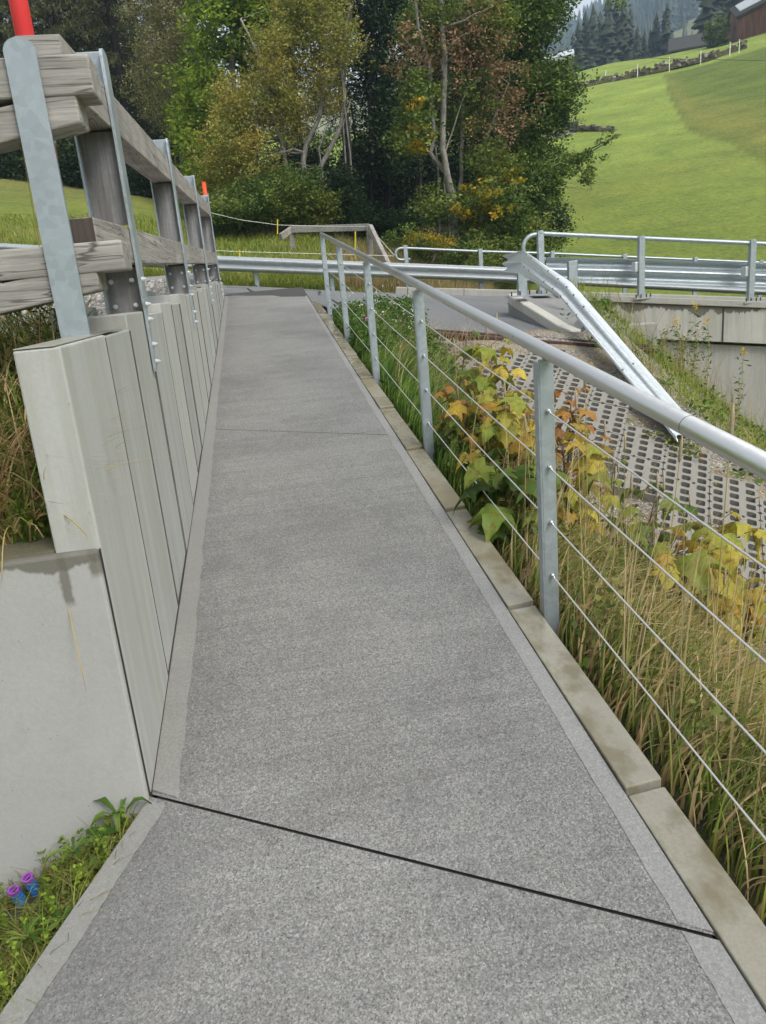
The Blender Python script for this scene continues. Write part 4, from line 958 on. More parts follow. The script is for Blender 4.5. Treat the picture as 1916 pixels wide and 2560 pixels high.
for i, (u, v, ru, rv, Y, lab) in enumerate([(760, 440, 70, 50, 36, 'black green thicket closing the hollow on its left'), (880, 450, 80, 46, 37, 'black green thicket closing the hollow in the middle'), (1010, 460, 80, 60, 36, 'black green thicket closing the hollow on its right'), (620, 440, 90, 50, 33, 'black green thicket behind the hazel bush')]):
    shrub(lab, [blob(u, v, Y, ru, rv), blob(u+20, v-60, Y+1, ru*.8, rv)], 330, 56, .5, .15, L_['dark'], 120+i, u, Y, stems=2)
# slender dark trunks standing in the hollow
DT = [(752, 180, 1.), (800, 200, 2.5), (838, 170, 3.), (880, 200, 4), (905, 260, 2)]
for i, (u, v, dy) in enumerate(DT):
    t = trunk([(u, 475), (u+4, 330), (u+random.uniform(-12, 12), v), (u+random.uniform(-14, 14), v-200)], 30+dy, .09, .045)
    o = MB().tube(t[0], [.09]*(len(t[0])-1)+[.04], 7).build('tree_trunk', M['bark_d'], smooth=True)
    tag(o, '%s slender dark trunk from the left in the black hollow of the wood' % ORD[sorted(d[0] for d in DT).index(u)], 'tree trunk', 'dark trunks in the hollow')
# pale trunked maple with brown leaves and green foot
mp = broad_tree('maple', 'tall maple with pale mottled trunks and dying brown leaves behind the bridge railing', [
        trunk([(985, 560), (984, 480), (978, 420), (965, 370), (957, 320), (958, 240), (962, 140), (955, 40), (950, -120)], 21.5, .115, .055),
        trunk([(968, 380), (930, 330), (940, 300), (932, 220), (928, 140), (905, 60), (890, -60)], 21.7, .07, .035), trunk([(990, 480), (996, 380), (1000, 260), (996, 120), (1000, -80)], 22.4, .06, .04),
        trunk([(962, 330), (985, 260), (1010, 190)], 21.5, .03, .012), trunk([(930, 150), (900, 115), (870, 80)], 21.8, .03, .012), trunk([(1035, 520), (1042, 420), (1050, 300), (1100, 180)], 22.5, .045, .02)],
    [blob(890, 110, 21.8, 50, 50), blob(1000, 110, 21.8, 70, 60), blob(1060, 160, 22, 70, 60), blob(1100, 230, 22, 60, 60), blob(930, 170, 22, 60, 50), blob(1050, 300, 22, 60, 50), blob(1020, 40, 22.2, 60, 50)],
    190, 40, .36, .085, L_['brownpink'], M['bark_l'], seed=8, nlimb=40, shell=.1)
cen = in_blobs([blob(1000, 440, 21.3, 60, 40), blob(900, 210, 21.8, 50, 40), blob(890, 290, 21.6, 45, 45), blob(1080, 430, 21.5, 70, 40), blob(1120, 500, 21.3, 60, 40), blob(1000, 520, 21.2, 60, 30), blob(1060, 350, 22, 60, 40), blob(940, 440, 21.5, 40, 40), blob(930, 60, 22.4, 60, 70), blob(1040, 60, 22.4, 70, 70), blob(1010, 230, 22.4, 60, 60)], 560, np.random.default_rng(9), .1)
V, F = leaf_cloud(cen, np.full(len(cen), .36), 44, .10, .6); link('green_foliage', np_mesh('green_foliage', V, F), L_['hazel'], mp)
cen = in_blobs([blob(1040, 415, 21.1, 60, 30), blob(890, 235, 21.4, 26, 18), blob(900, 310, 21.3, 40, 36), blob(1075, 240, 21.6, 26, 14), blob(1050, 470, 21, 60, 30), blob(1110, 400, 21.2, 30, 30), blob(980, 445, 21.1, 20, 20)], 60, np.random.default_rng(10), .05)
V, F = leaf_cloud(cen, np.full(len(cen), .22), 30, .11, .5); link('yellow_foliage', np_mesh('yellow_foliage', V, F), L_['yellow'], mp)
# ash at the right edge of the wood
broad_tree('ash_tree', 'green ash at the right edge of the wood with a low bough over the meadow', [trunk([(1080, 520), (1095, 380), (1110, 200), (1130, 60), (1150, -80)], 24.5, .17, .06), trunk([(1100, 240), (1160, 150), (1200, 60)], 24.3, .06, .02), ([PY(1135, 30, 24.4), PY(1250, -40, 24.2), PY(1345, -20, 24)], .04, .01),
        trunk([(1110, 420), (1170, 375), (1230, 345), (1290, 315), (1340, 290)], 23.5, .05, .012)],
    [blob(1130, 60, 24.5, 80, 70), blob(1180, 10, 24.5, 54, 50), blob(1150, 180, 24.3, 75, 60), blob(1190, 178, 24, 44, 44), blob(1205, 210, 24, 34, 40), blob(1150, 300, 24.3, 66, 60), blob(1345, -10, 24, 26, 14, .5), blob(1100, -40, 24.6, 110, 60), blob(1190, 240, 24, 32, 40), blob(1120, 400, 24, 60, 60), blob(1080, 480, 23.8, 80, 50), blob(1160, 470, 23.6, 45, 50)],
    860, 58, .44, .10, L_['ash'], M['bark_d'], seed=12, nlimb=30, shell=.15)
broad_tree('ash_bough', 'low ash bough reaching over the bright meadow right of the wood', [([PY(1120, 420, 23.6), PY(1180, 380, 23.4), PY(1240, 350, 23.2), PY(1290, 320, 23), PY(1345, 290, 22.9)], .045, .01), ([PY(1240, 350, 23.2), PY(1262, 380, 23.1), PY(1280, 410, 23)], .02, .006)],
    [blob(1215, 370, 23.2, 30, 36, .5), blob(1255, 345, 23.1, 34, 24, .5), blob(1268, 390, 23, 22, 26, .4), blob(1315, 300, 22.9, 26, 16, .3), blob(1300, 330, 23, 14, 14, .3), blob(1185, 390, 23.2, 30, 34, .5)], 95, 34, .20, .085, L_['ash'], M['bark_m'], 'tree bough', seed=13, nlimb=20, twr=.008, shell=.05)
# overhanging twig at the very top
shrub('dark shrubs behind the far bridge railing at the foot of the maple', [blob(880, 520, 20.6, 40, 26), blob(930, 545, 20.3, 40, 22), blob(1010, 560, 20.4, 60, 24), blob(1090, 550, 20.6, 60, 34), blob(1150, 540, 20.8, 40, 40)], 260, 46, .26, .07, L_['hazel'], 68, 960, 20.6, stems=5)
shrub('low yellow leaved bush in front of the wood by the timber fence end', [blob(905, 520, 20.2, 36, 16), blob(950, 530, 20.3, 24, 14)], 40, 40, .2, .07, L_['yellow'], 69, 910, 20.2, stems=3)
shrub('dark green thicket at the left foot of the meadow hill', [blob(1180, 500, 22.5, 40, 40), blob(1140, 560, 21.5, 50, 24)], 140, 50, .32, .08, L_['dark'], 58, 1170, 22.3, stems=3)
# ------------------------------------------------------------------ small plants
def blades(P, H, W_, bend, seg=4, rg=rng, dirs=None):
    n = len(P); th = rg.random(n)*6.283 if dirs is None else dirs
    if dirs is None and P[:, 0].min() > .9:       # blades rooted by the kerb lean away from the path
        k_ = np.clip((1.9-P[:, 0])/.7, 0, 1); th = np.where(rg.random(n) < k_, (rg.random(n)-.5)*2.6, th)
    d = np.stack([np.cos(th), np.sin(th), np.zeros(n)], -1); w = np.stack([-np.sin(th+.5), np.cos(th+.5), np.zeros(n)], -1)
    V = []; B = bend*(.4+1.2*rg.random(n))
    for s_ in range(seg+1):
        t = s_/seg; up = H*(t-B*.35*t**3)
        c_ = P+d*(H*B*t*t)[:, None]+np.array([0, 0, 1])*up[:, None]
        ww = (W_*(1-t**1.6)*.5+.0004)[:, None]*w
        V += [c_-ww, c_+ww]
    V = np.stack(V, 1); m_ = 2*(seg+1); I = (np.arange(n)*m_)[:, None]
    F = np.concatenate([np.concatenate([I+2*s_, I+2*s_+1, I+2*s_+3, I+2*s_+2], 1)[:, None] for s_ in range(seg)], 1).reshape(-1, 4)
    return V.reshape(-1, 3), F
def stuff(name, label, cat, V, F, mat): return tag(link(name, np_mesh(name, V, F), mat), label, cat, kind='stuff')
def cat2(*ps):
    V = []; F = []; b = 0
    for v, f in ps: V.append(v); F.append(f+b); b += len(v)
    return np.concatenate(V), np.concatenate(F)
L_['grass'] = m_leaf('lush grass', [(.04, .09, .010), (.08, .17, .018), (.14, .25, .03), (.22, .28, .05)], .3, 3, .4, .5)
L_['dry'] = m_leaf('dry autumn grass', [(.10, .12, .03), (.20, .20, .05), (.42, .30, .13), (.60, .46, .25), (.50, .36, .18), (.34, .16, .06)], .35, 2.5, .35, .6)
L_['field'] = m_leaf('meadow grass', [(.13, .17, .03), (.21, .26, .04), (.30, .32, .06), (.40, .35, .15)], .6, .6, .4, .7)
L_['tall'] = m_leaf('tall dry meadow stems', [(.22, .20, .06), (.36, .28, .12), (.46, .36, .20)], .3, 1, .3, .7)
L_['weed'] = m_leaf('weed leaves', [(.03, .07, .012), (.06, .13, .02), (.11, .20, .03), (.16, .22, .05)], .4, 5, .3, .5)
L_['corner'] = m_leaf('mixed corner weeds', [(.05, .075, .015), (.10, .14, .025), (.17, .20, .04), (.26, .25, .07), (.30, .20, .09)], .45, 9, .3, .5)
L_['lowgrass'] = m_leaf('yellowing lower grass', [(.06, .10, .015), (.12, .19, .025), (.24, .28, .05), (.40, .36, .11)], .35, 4, .4, .5)
L_['sapY'] = m_leaf('yellow sapling leaves', [(.10, .17, .025), (.24, .28, .04), (.48, .40, .06), (.52, .34, .05), (.42, .20, .045)], .35, 5, .35, .5, True)
L_['sapG'] = m_leaf('green sapling leaves', [(.04, .085, .015), (.09, .16, .028), (.17, .25, .045), (.36, .36, .06)], .3, 2.5, .4, .5, True)
L_['sapB'] = m_leaf('orange brown sapling leaves', [(.20, .085, .03), (.36, .16, .045), (.48, .27, .06), (.22, .20, .045)], .3, 2.5, .35, .6, True)
L_['sapD'] = m_leaf('dark purple green sapling leaves', [(.05, .045, .03), (.07, .075, .035), (.12, .14, .03), (.20, .20, .04)], .3, 2.5, .25, .5, True)
rg = np.random.default_rng(5)
def on_emb(x, y): return np.stack([x, y, emb(x, y)], -1)
# lush green verge beside the upper ramp
n = 15000; y = 3.6+6.3*rg.random(n); x = .93+(rg.random(n)**1.5)*np.interp(y, [3.6, 7, 10], [1.5, 1.1, .75])
h = (.12+.26*rg.random(n))*np.interp(x, [.9, 1.1, 2.2], [.75, 1.1, .8])
stuff('grass', 'lush green grass beside the upper half of the ramp', 'grass', *blades(on_emb(x, y), h, .007*np.ones(n), .8, 4, rg), L_['grass'])
n = 8000; y = .2+3.9*rg.random(n); x = .93+(rg.random(n)**1.1)*np.interp(y, [1.5, 2.4, 3.6], [1.8, 1.2, .8])
h = (.10+.28*rg.random(n))*np.interp(y, [2, 3.6], [1, .65])
stuff('grass', 'green grass under the dry stalks beside the lower ramp', 'grass', *blades(on_emb(x, y), h, .0050*np.ones(n), .8, 4, rg), L_['lowgrass'])
n = 900; y = .6+3.2*rg.random(n); x = .97+rg.random(n)*1.0
stuff('dry_grass', 'tall thin straw stems rising through the dry grass', 'dry grass', *blades(on_emb(x, y), .40+.42*rg.random(n), .0038*np.ones(n), .30, 5, rg), L_['tall'])
n = 8000; y = .3+3.6*rg.random(n); x = .93+(rg.random(n)**1.1)*np.interp(y, [1.5, 2.2, 3.6], [1.7, .95, .7])
h = (.12+.34*rg.random(n)**1.5)*np.interp(x, [.9, 1.05, 1.5, 2.2], [.6, .95, .85, .5])*np.interp(y, [2, 3.6], [1, .55])
stuff('dry_grass', 'tan and straw coloured dry grass in front right of the handrail', 'dry grass', *blades(on_emb(x, y), h, .004+.007*rg.random(n)**2, 1.1, 6, rg), L_['dry'])
n = 2600; y = 4+5.*rg.random(n); x = 1.0+rg.random(n)*1.5
stuff('dry_grass', 'scattered straw blades among the green verge', 'dry grass', *blades(on_emb(x, y), .2+.3*rg.random(n), .004*np.ones(n), .7, 4, rg), L_['dry'])
# low weeds over soil and in paver holes
n = 500; y = 1+8*rg.random(n); x = 1.0+rg.random(n)*np.interp(y, [1, 5, 9], [2.6, 1.6, .8])
stuff('ground_weeds', 'low broad leaved weeds covering the slope below the handrail', 'weeds', *leaf_cloud(on_emb(x, y)+np.array([0, 0, .05]), np.full(n, .13), 22, .05, .5, 0, .6, rg), L_['weed'])
n = 170; y = 4.6+4*rg.random(n); x = 1.6+rg.random(n)*2.6
pv_ = [o for o in bpy.data.objects if o.name.startswith('grid_paver')]; HP = []
for o in pv_:
    for _ in range(int(rg.integers(0, 6))):
        HP.append(tuple(o.matrix_world @ Vector(((int(rg.integers(0, 3))+.5)*.132, (int(rg.integers(0, 5))+.5)*.1192, -.035))))
HP = np.array(HP); n = len(HP)
stuff('ground_weeds', 'small green weeds growing in the holes of the grid pavers', 'weeds', *leaf_cloud(HP, .03+.02*rg.random(n), 16, .026, .6, 0, .6, rg), L_['corner'])
HD = HP[rg.permutation(n)[:n//2]]+rg.normal(size=(n//2, 3))*.02
stuff('dead_leaves', 'few fallen brown leaves lying on the grid pavers', 'dead leaves', *leaf_cloud(HD+np.array([0, 0, .05]), np.full(n//2, .02), 1, .06, .2, 0, .7, rg), L_['sapB'])
n = 130; y = 5.2+5.2*rg.random(n); x = 3.9+rg.random(n)*3.6; 
P_ = on_emb(x, y)
stuff('ground_weeds', 'green weeds on the slope between barrier end and abutment', 'weeds', *leaf_cloud(P_+np.array([0, 0, .05]), np.full(n, .18), 20, .055, .5, 0, .6, rg), L_['weed'])
n = 9000; y = 5.4+5.5*rg.random(n); x = np.maximum(4.05+(y-5.4)*.08, 4.2+rg.random(n)*4.2); P_ = on_emb(x, y)
stuff('dry_grass', 'yellow green grass slope along the bridge abutment', 'dry grass', *blades(P_, .07+.20*rg.random(n), .008*np.ones(n), .9, 3, rg), L_['field'])
n = 300; y = 8.7+2.3*rg.random(n); x = 4.7+rg.random(n)*3.4; P_ = on_emb(x, y)
stuff('dry_grass', 'tall pale grass stems in front of the abutment wall', 'dry grass', *blades(P_, .5+.4*rg.random(n), .006*np.ones(n), .4, 3, rg), L_['tall'])
n = 420; y = 1.2+3.6*rg.random(n); x = 1.0+rg.random(n)*1.1
stuff('ground_weeds', 'dark green leafy undergrowth around the sapling stems', 'weeds', *leaf_cloud(on_emb(x, y)+np.array([0, 0, 1])*(.05+.25*rg.random(n))[:, None], np.full(n, .09), 16, .030, .8, 0, .6, rg), L_['corner'])
ft = PY(1468, 948, 6.55)
stuff('ground_weeds', 'small weeds growing round the buried foot of the sloping barrier', 'weeds', *leaf_cloud([(ft.x+dx, ft.y+dy, float(emb(ft.x+dx, ft.y+dy))+.06) for dx, dy in ((-.1, 0), (0, .1), (.08, -.1), (.15, .05), (-.2, .15), (0, -.2), (-.1, -.15))], np.full(7, .12), 60, .04, .8, 0, .6, rg), L_['corner'])
# gravel stones on the embankment
def stones(name, label, P, s0, mat, rg):
    n = len(P); oc = np.array([[1, 0, 0], [0, 1, 0], [-1, 0, 0], [0, -1, 0], [0, 0, .7], [0, 0, -.7]], float)
    sc = s0*(.4+1.1*rg.random((n, 1, 3))); th = rg.random(n)*6.28; R_ = np.zeros((n, 3, 3)); R_[:, 0, 0] = np.cos(th); R_[:, 0, 1] = -np.sin(th); R_[:, 1, 0] = np.sin(th); R_[:, 1, 1] = np.cos(th); R_[:, 2, 2] = 1
    V = (oc[None]*sc*(1+.35*rg.normal(size=(n, 6, 1)))) @ R_+P[:, None]; f = np.array([[0, 1, 4], [1, 2, 4], [2, 3, 4], [3, 0, 4], [1, 0, 5], [2, 1, 5], [3, 2, 5], [0, 3, 5]])
    F = (f[None]+(np.arange(n)*6)[:, None, None]).reshape(-1, 3)
    return stuff(name, label, 'gravel', V.reshape(-1, 3), F, mat)
k = N('loose stones'); r_ = k.rand(); k.col(k.ramp(r_, [(0, (.16, .14, .12)), (.5, (.33, .30, .26)), (1, (.56, .53, .48))])); k.rough(.9); M['stones'] = k.m
n = 9000; y = 3.2+5.6*rg.random(n); x = 1.9+rg.random(n)*2.9; stones('gravel', 'loose gravel around and below the grid pavers', on_emb(x, y)+np.array([0, 0, .0]), .012, M['stones'], rg)
n = 7000; x = -.68-rg.random(n)**1.3*5; y = 2.1+rg.random(n)*9; stones('gravel', 'light grey roadside gravel behind the guard fence', np.stack([x, y, bank(x, y)], -1), .024, M['stones'], rg)

# maple saplings
LO = [(0, 0), (.10, -.03), (.30, -.16), (.33, -.06), (.50, .02), (.40, .10), (.36, .20), (.55, .30), (.66, .44), (.47, .42), (.36, .44), (.30, .50), (.24, .62), (.20, .76), (.10, .86), (0, 1.02)]
LO = LO+[(-a, b) for a, b in reversed(LO[1:-1])]
LO = np.array(LO)
def maple_leaves(pos, dirs, nrm_, size, rg):
    n = len(pos); m_ = len(LO); V = np.zeros((n, m_+1, 3))
    a = dirs/np.linalg.norm(dirs, axis=1)[:, None]; b = np.cross(nrm_, a); b /= np.linalg.norm(b, axis=1)[:, None]; c_ = np.cross(a, b)
    o2 = np.concatenate([[[0, .38]], LO]); cv = .5+1.0*rg.random(n)
    for i, (lx, ly) in enumerate(o2):
        z = -(lx*lx*1.5+(ly-.3)**2*.8)*cv+.22*abs(lx)+.06*np.sin(9*lx+cv*9)
        V[:, i] = pos+(b*lx+a*ly)*size[:, None]+c_*(z*size)[:, None]
    f = np.array([[0, 1+i, 1+(i+1) % m_] for i in range(m_)]); F = (f[None]+(np.arange(n)*(m_+1))[:, None, None]).reshape(-1, 3)
    return V.reshape(-1, 3), F
SAP = [(1062, 745, 4.3, 'sapY', 20, .15, 'tall yellow and orange maple sapling between the second and nearest handrail posts'), (1010, 725, 6.0, 'sapG', 7, .15, 'thin maple sapling whose pale green top leaf crosses the handrail tube'),
       (1100, 860, 3.9, 'sapY', 20, .20, 'yellow leaved maple sapling just left of the nearest handrail post'), (1235, 850, 3.9, 'sapB', 20, .14, 'orange brown maple sapling just right of the nearest handrail post'),
       (1215, 940, 3.5, 'sapY', 14, .22, 'large leaved yellow green maple sapling behind the nearest handrail post'), (1110, 1000, 3.3, 'sapG', 18, .22, 'green maple sapling low at the left of the nearest handrail post'),
       (1010, 900, 4.3, 'sapG', 15, .14, 'green maple sapling beside the second handrail post'), (985, 830, 4.7, 'sapB', 12, .13, 'orange tinged maple sapling nearest the second handrail post'), (1420, 1060, 3.6, 'sapG', 14, .20, 'green maple sapling in front of the lower grid pavers'),
       (1350, 1140, 3.2, 'sapG', 9, .15, 'small green and yellow maple sapling low in front of the grid pavers'), (1555, 1130, 3.1, 'sapY', 20, .25, 'bright yellow maple sapling near the right edge of the picture'), (1470, 1180, 2.9, 'sapY', 18, .24, 'orange yellow maple sapling beside the bright yellow one'),
       (1620, 1240, 2.9, 'sapY', 12, .22, 'yellow green maple sapling cut by the right picture edge'), (1385, 1330, 2.6, 'sapD', 14, .17, 'dark purplish maple sapling among the dry grass stalks'), (1330, 1000, 4.2, 'sapG', 7, .12, 'small green maple seedling at the edge of the grid pavers'), (1290, 1250, 2.9, 'sapG', 9, .13, 'short green maple sapling at the foot of the dry grass')]
for i, (u, v, Y, mk, nl, ls, lab) in enumerate(SAP):
    rg = np.random.default_rng(100+i); random.seed(200+i); top = PY(u, v, Y)
    bx_, by_ = max(.97, top.x+random.uniform(-.10, .05)), Y+random.uniform(-.08, .08); base = Vector((bx_, by_, float(emb(bx_, by_))-.02))
    nl = int(nl*2.3); ls *= .74; root = empty('maple_sapling', base, lab, 'sapling', 'maple saplings below the handrail'); m = MB()
    mid = base.lerp(top, .5)+Vector((random.uniform(-.05, .05), random.uniform(-.05, .05), 0))
    st_ = [base, base.lerp(mid, .5), mid, mid.lerp(top, .5), top]; m.tube(st_, [.008, .007, .006, .005, .003], 6)
    L0 = (top-base).length; span = min(L0*.85, .85); pos = []; dr = []; nm = []; sz = []
    for q in range(nl):
        t = 1-span/L0*(q/nl)**.9; c_ = Vector(st_[0]).lerp(mid, t*2) if t < .5 else mid.lerp(top, t*2-1)
        th = q*2.4+rg.normal()*.4; pl = .03+.13*rg.random()*(1 if q > 2 else .4); d_ = Vector((math.cos(th), math.sin(th), .35+.3*rg.random()))
        e_ = c_+d_*pl*1.2; m.tube([c_, c_.lerp(e_, .6)+Vector((0, 0, .008)), e_], .0018, 4, False)
        dd = Vector((math.cos(th), math.sin(th), -.25-.5*rg.random())); pos.append(e_); dr.append(dd)
        nz = Vector((rg.normal()*.35+math.cos(th)*.5, rg.normal()*.35+math.sin(th)*.5-.35, 1)); nm.append(nz); sz.append(ls*(.5+.62*rg.random())*(.7 if q < 2 else 1))
    m.build('stem', M['twig'], root, smooth=True)
    V, F = maple_leaves(np.array(pos), np.array(dr), np.array(nm), np.array(sz), rg); link('foliage', np_mesh('foliage', V, F), L_[mk], root)
# seed head stalks
protos = []
k = N('straw seed head'); k.col(k.mix(k.noise(300, 3), (.22, .16, .09), (.55, .45, .32))); k.rough(.9); k.bump(k.noise(400, 3), .8, .004); M['seed'] = k.m
k = N('straw stem'); k.col(k.mix(k.noise(8, 3), (.26, .24, .06), (.50, .34, .14))); k.rough(.7); M['straw'] = k.m
random.seed(3); rg = np.random.default_rng(33); cnt = 0
for i in range(46):
    if i < 30: x, y = random.uniform(1.0, 2.1), random.uniform(1.3, 3.6)
    elif i < 38: x, y = random.uniform(1.0, 1.9), random.uniform(3.6, 6)
    else: x, y = random.uniform(2.2, 3.0), random.uniform(3.6, 4.6)
    z = float(emb(x, y)); h = random.uniform(.5, .85)
    if len(protos) < 4:
        root = empty('grass_stalk', (x, y, z), 'tall straw coloured grass stalk with a furry seed head behind the wire ropes', 'grass stalk', 'tall seed head stalks')
        lx, ly = random.uniform(-.1, .1), random.uniform(-.1, .1); p0 = Vector((x, y, z)); p1 = p0+Vector((lx*.4, ly*.4, h*.55)); p2 = p0+Vector((lx, ly, h)); p3 = p2+(p2-p1).normalized()*.085
        MB().tube([p0, p1, p2], [.0022, .0019, .0013], 5).build('stem', M['straw'], root)
        MB().tube([p2, p2.lerp(p3, .15), p2.lerp(p3, .6), p3], [.002, .0055, .005, .0015], 7).build('seed_head', M['seed'], root, smooth=True)
        protos.append(root)
    else:
        r_ = dup(protos[i % 4], rz=random.uniform(0, 6.28)); r_.location = (x, y, z); s_ = h/.68; r_.scale = (s_, s_, s_)
# flowering weeds near the abutment
k = N('yellow blossoms'); k.col((.72, .48, .02)); k.rough(.7); M['blossom'] = k.m
k = N('fluffy seed heads'); k.col(k.mix(k.noise(60, 3), (.40, .30, .22), (.72, .62, .52))); k.rough(.9); M['fluff'] = k.m
def herb(u, v, Y, mat, lab, kind_, w=.09):
    top = PY(u, v, Y); b = Vector((top.x+random.uniform(-.15, .1), Y-.05, float(emb(top.x, Y)))); root = empty(kind_, b, lab, 'wild plant')
    m = MB(); m.tube([b, b.lerp(top, .6)+Vector((.03, 0, 0)), top], [.008, .006, .003], 5); m.build('stem', M['straw'], root)
    cs = [tuple(b.lerp(top, t)) for t in np.linspace(.25, .9, 9)]; V, F = leaf_cloud(cs, np.full(9, .09), 9, .07, .8, .3, .25, rg); link('foliage', np_mesh('foliage', V, F), L_['weed'], root)
    V, F = leaf_cloud([tuple(top+Vector((random.gauss(0, w*.35), random.gauss(0, .03), random.gauss(0, w*.35)))) for _ in range(6)], np.full(6, w*.42), 12, .018, .8, 0, .8, rg); link('flower_head', np_mesh('flower_head', V, F), mat, root)
for u, v, Y, mk, lab in ((1502, 660, 10.2, 'blossom', 'tall goldenrod with its yellow tip against the bridge coping'), (1460, 694, 9.9, 'blossom', 'goldenrod with a small yellow tip left of the tallest one'), (1530, 692, 10.3, 'blossom', 'goldenrod with a yellow tip right of the tallest one'), (1607, 760, 9.4, 'blossom', 'leaning goldenrod with a yellow tip before the abutment wall'),
                         (1440, 712, 9.9, 'fluff', 'weed with fluffy pale seed heads by the end of the rusty rail'), (1475, 722, 10.0, 'fluff', 'middle one of the weeds with fluffy pale seed heads'), (1510, 716, 10.1, 'fluff', 'rightmost weed with fluffy pale seed heads before the fascia')):
    herb(u, v, Y, M[mk], lab, 'goldenrod' if mk == 'blossom' else 'seeding_weed', .06 if mk == 'blossom' else .10)
# pink clover tops and white blossoms near the top of the ramp
V, F = leaf_cloud([tuple(PY(u, v, 8.3)) for u, v in ((795, 690), (803, 712), (808, 722))], np.full(3, .03), 30, .02, 1, 0, .8, rg)
k = N('pink clover heads'); k.col((.55, .22, .30)); M['pink'] = k.m; stuff('clover_blossoms', 'few pink clover blossoms beside the middle handrail post', 'flowers', V, F, M['pink'])
n = 60; y = 7.6+2*rg.random(n); x = 1.1+rg.random(n)*.8; P_ = on_emb(x, y)+np.array([0, 0, 1])*(.28+.2*rg.random(n))[:, None]
k = N('white blossoms'); k.col((.75, .74, .68)); M['white'] = k.m; stuff('white_blossoms', 'tiny white blossoms above the verge near the road', 'flowers', *leaf_cloud(P_, np.full(n, .03), 6, .014, 1, 0, .8, rg), M['white'])
n = 700; y = 7.2+2.6*rg.random(n); x = .95+rg.random(n)*1.0
stuff('ground_weeds', 'bushy clover and weeds at the upper end of the handrail', 'weeds', *leaf_cloud(on_emb(x, y)+np.array([0, 0, 1])*(.05+.22*rg.random(n))[:, None], np.full(n, .09), 16, .04, .8, 0, .6, rg), L_['weed'])

# ------------------------------------------------------------------ left bank plants
rg = np.random.default_rng(44)
n = 5200; x = -.57-(rg.random(n)**1.2)*1.6; y = 2.0+1.1*rg.random(n)**1.2; keep = ~((x > -.66) & (y > 2.35)); x, y = x[keep], y[keep]; n = len(x)
stuff('grass', 'mixed green and straw grass on the bank behind the wing wall', 'grass', *blades(np.stack([x, y, bank(x, y)], -1), .10+.26*rg.random(n), .006*np.ones(n), .9, 5, rg), L_['dry'])
n = 3600; x = -.57-(rg.random(n)**1.1)*1.5; y = 2.0+1.3*rg.random(n)**1.3; keep = ~((x > -.66) & (y > 2.3)); x, y = x[keep], y[keep]; n = len(x)
stuff('grass', 'fresh green grass tufts on the bank behind the wing wall', 'grass', *blades(np.stack([x, y, bank(x, y)], -1), .08+.24*rg.random(n), .007*np.ones(n), .7, 5, rg), L_['grass'])
n = 260; x = -.60-(rg.random(n))*1.2; y = 2.0+.75*rg.random(n)
stuff('ground_weeds', 'dark leafy weeds on the bank behind the end of the retaining wall', 'weeds', *leaf_cloud(np.stack([x, y, bank(x, y)+.05], -1), np.full(n, .07), 22, .035, .7, 0, .5, rg), L_['hazel'])
for i, (u0, v0, u1, v1, Y) in enumerate(((95, 700, 50, 330, 2.5), (130, 690, 115, 590, 2.7), (20, 700, 84, 600, 2.45), (30, 720, 90, 640, 2.6), (60, 720, 130, 615, 2.6), (75, 720, 20, 610, 2.5))):
    b = PY(u0, v0, Y); t_ = PY(u1, v1, Y); b.z = float(bank(b.x, b.y)); root = empty('grass_stalk' if i == 0 else 'wild_herb', b, ['single tall yellow grass stalk in front of the timber return', 'ferny green herb beside the flat steel post', 'thin brown dry herb at the left edge', 'ferny herb with a yellow flower at the left', 'leaning dark herb stem left of the flat steel post', 'small herb with yellowing leaves at the left edge'][i], 'wild plant')
    MB().tube([b, b.lerp(t_, .5)+Vector((.01, 0, .01)), t_], [.0022, .0018, .001], 5).build('stem', M['straw'] if i == 0 else M['twig'], root)
    if i == 0: MB().tube([t_, t_+Vector((-.002, 0, .012)), t_+Vector((-.006, 0, .05))], [.001, .004, .001], 7).build('seed_head', M['seed'], root)
    elif i != 2:
        cs = [tuple(b.lerp(t_, q)) for q in np.linspace(.3, 1, 10)]; V, F = leaf_cloud(cs, np.full(10, .035), 12, .028, .8, 0, .22, rg); link('foliage', np_mesh('foliage', V, F), L_['weed'], root)
        if i == 3: V, F = leaf_cloud([tuple(PY(65, 668, 2.55))], np.full(1, .008), 24, .012, 1, 0, .8, rg); link('flower_head', np_mesh('flower_head', V, F), M['blossom'], root)
# long drooping blades over the wing wall
dr_ = [((112, 1188, 2.1), (150, 1310, 1.84), (188, 1500, 1.80)), ((60, 1130, 2.1), (140, 1150, 1.86), (190, 1160, 1.84)), ((40, 1150, 2.1), (20, 1190, 1.9), (5, 1260, 1.84))]
for i, q in enumerate(dr_):
    a, b, c_ = [PY(*p) for p in q]; a.z = .96; pts = [a.lerp(b, t).lerp(b.lerp(c_, t), t)+Vector((0, 0, .05*math.sin(math.pi*t))) for t in np.linspace(0, 1, 9)]
    o = MB().tube(pts, [.0018]*8+[.0004], 4).build('dry_straw', M['straw'], smooth=True); tag(o, ['long straw blade hanging down the face of the wing wall', 'thin blade crossing the joint between both walls', 'short blade drooping over the wing wall at the left edge'][i], 'grass blade')

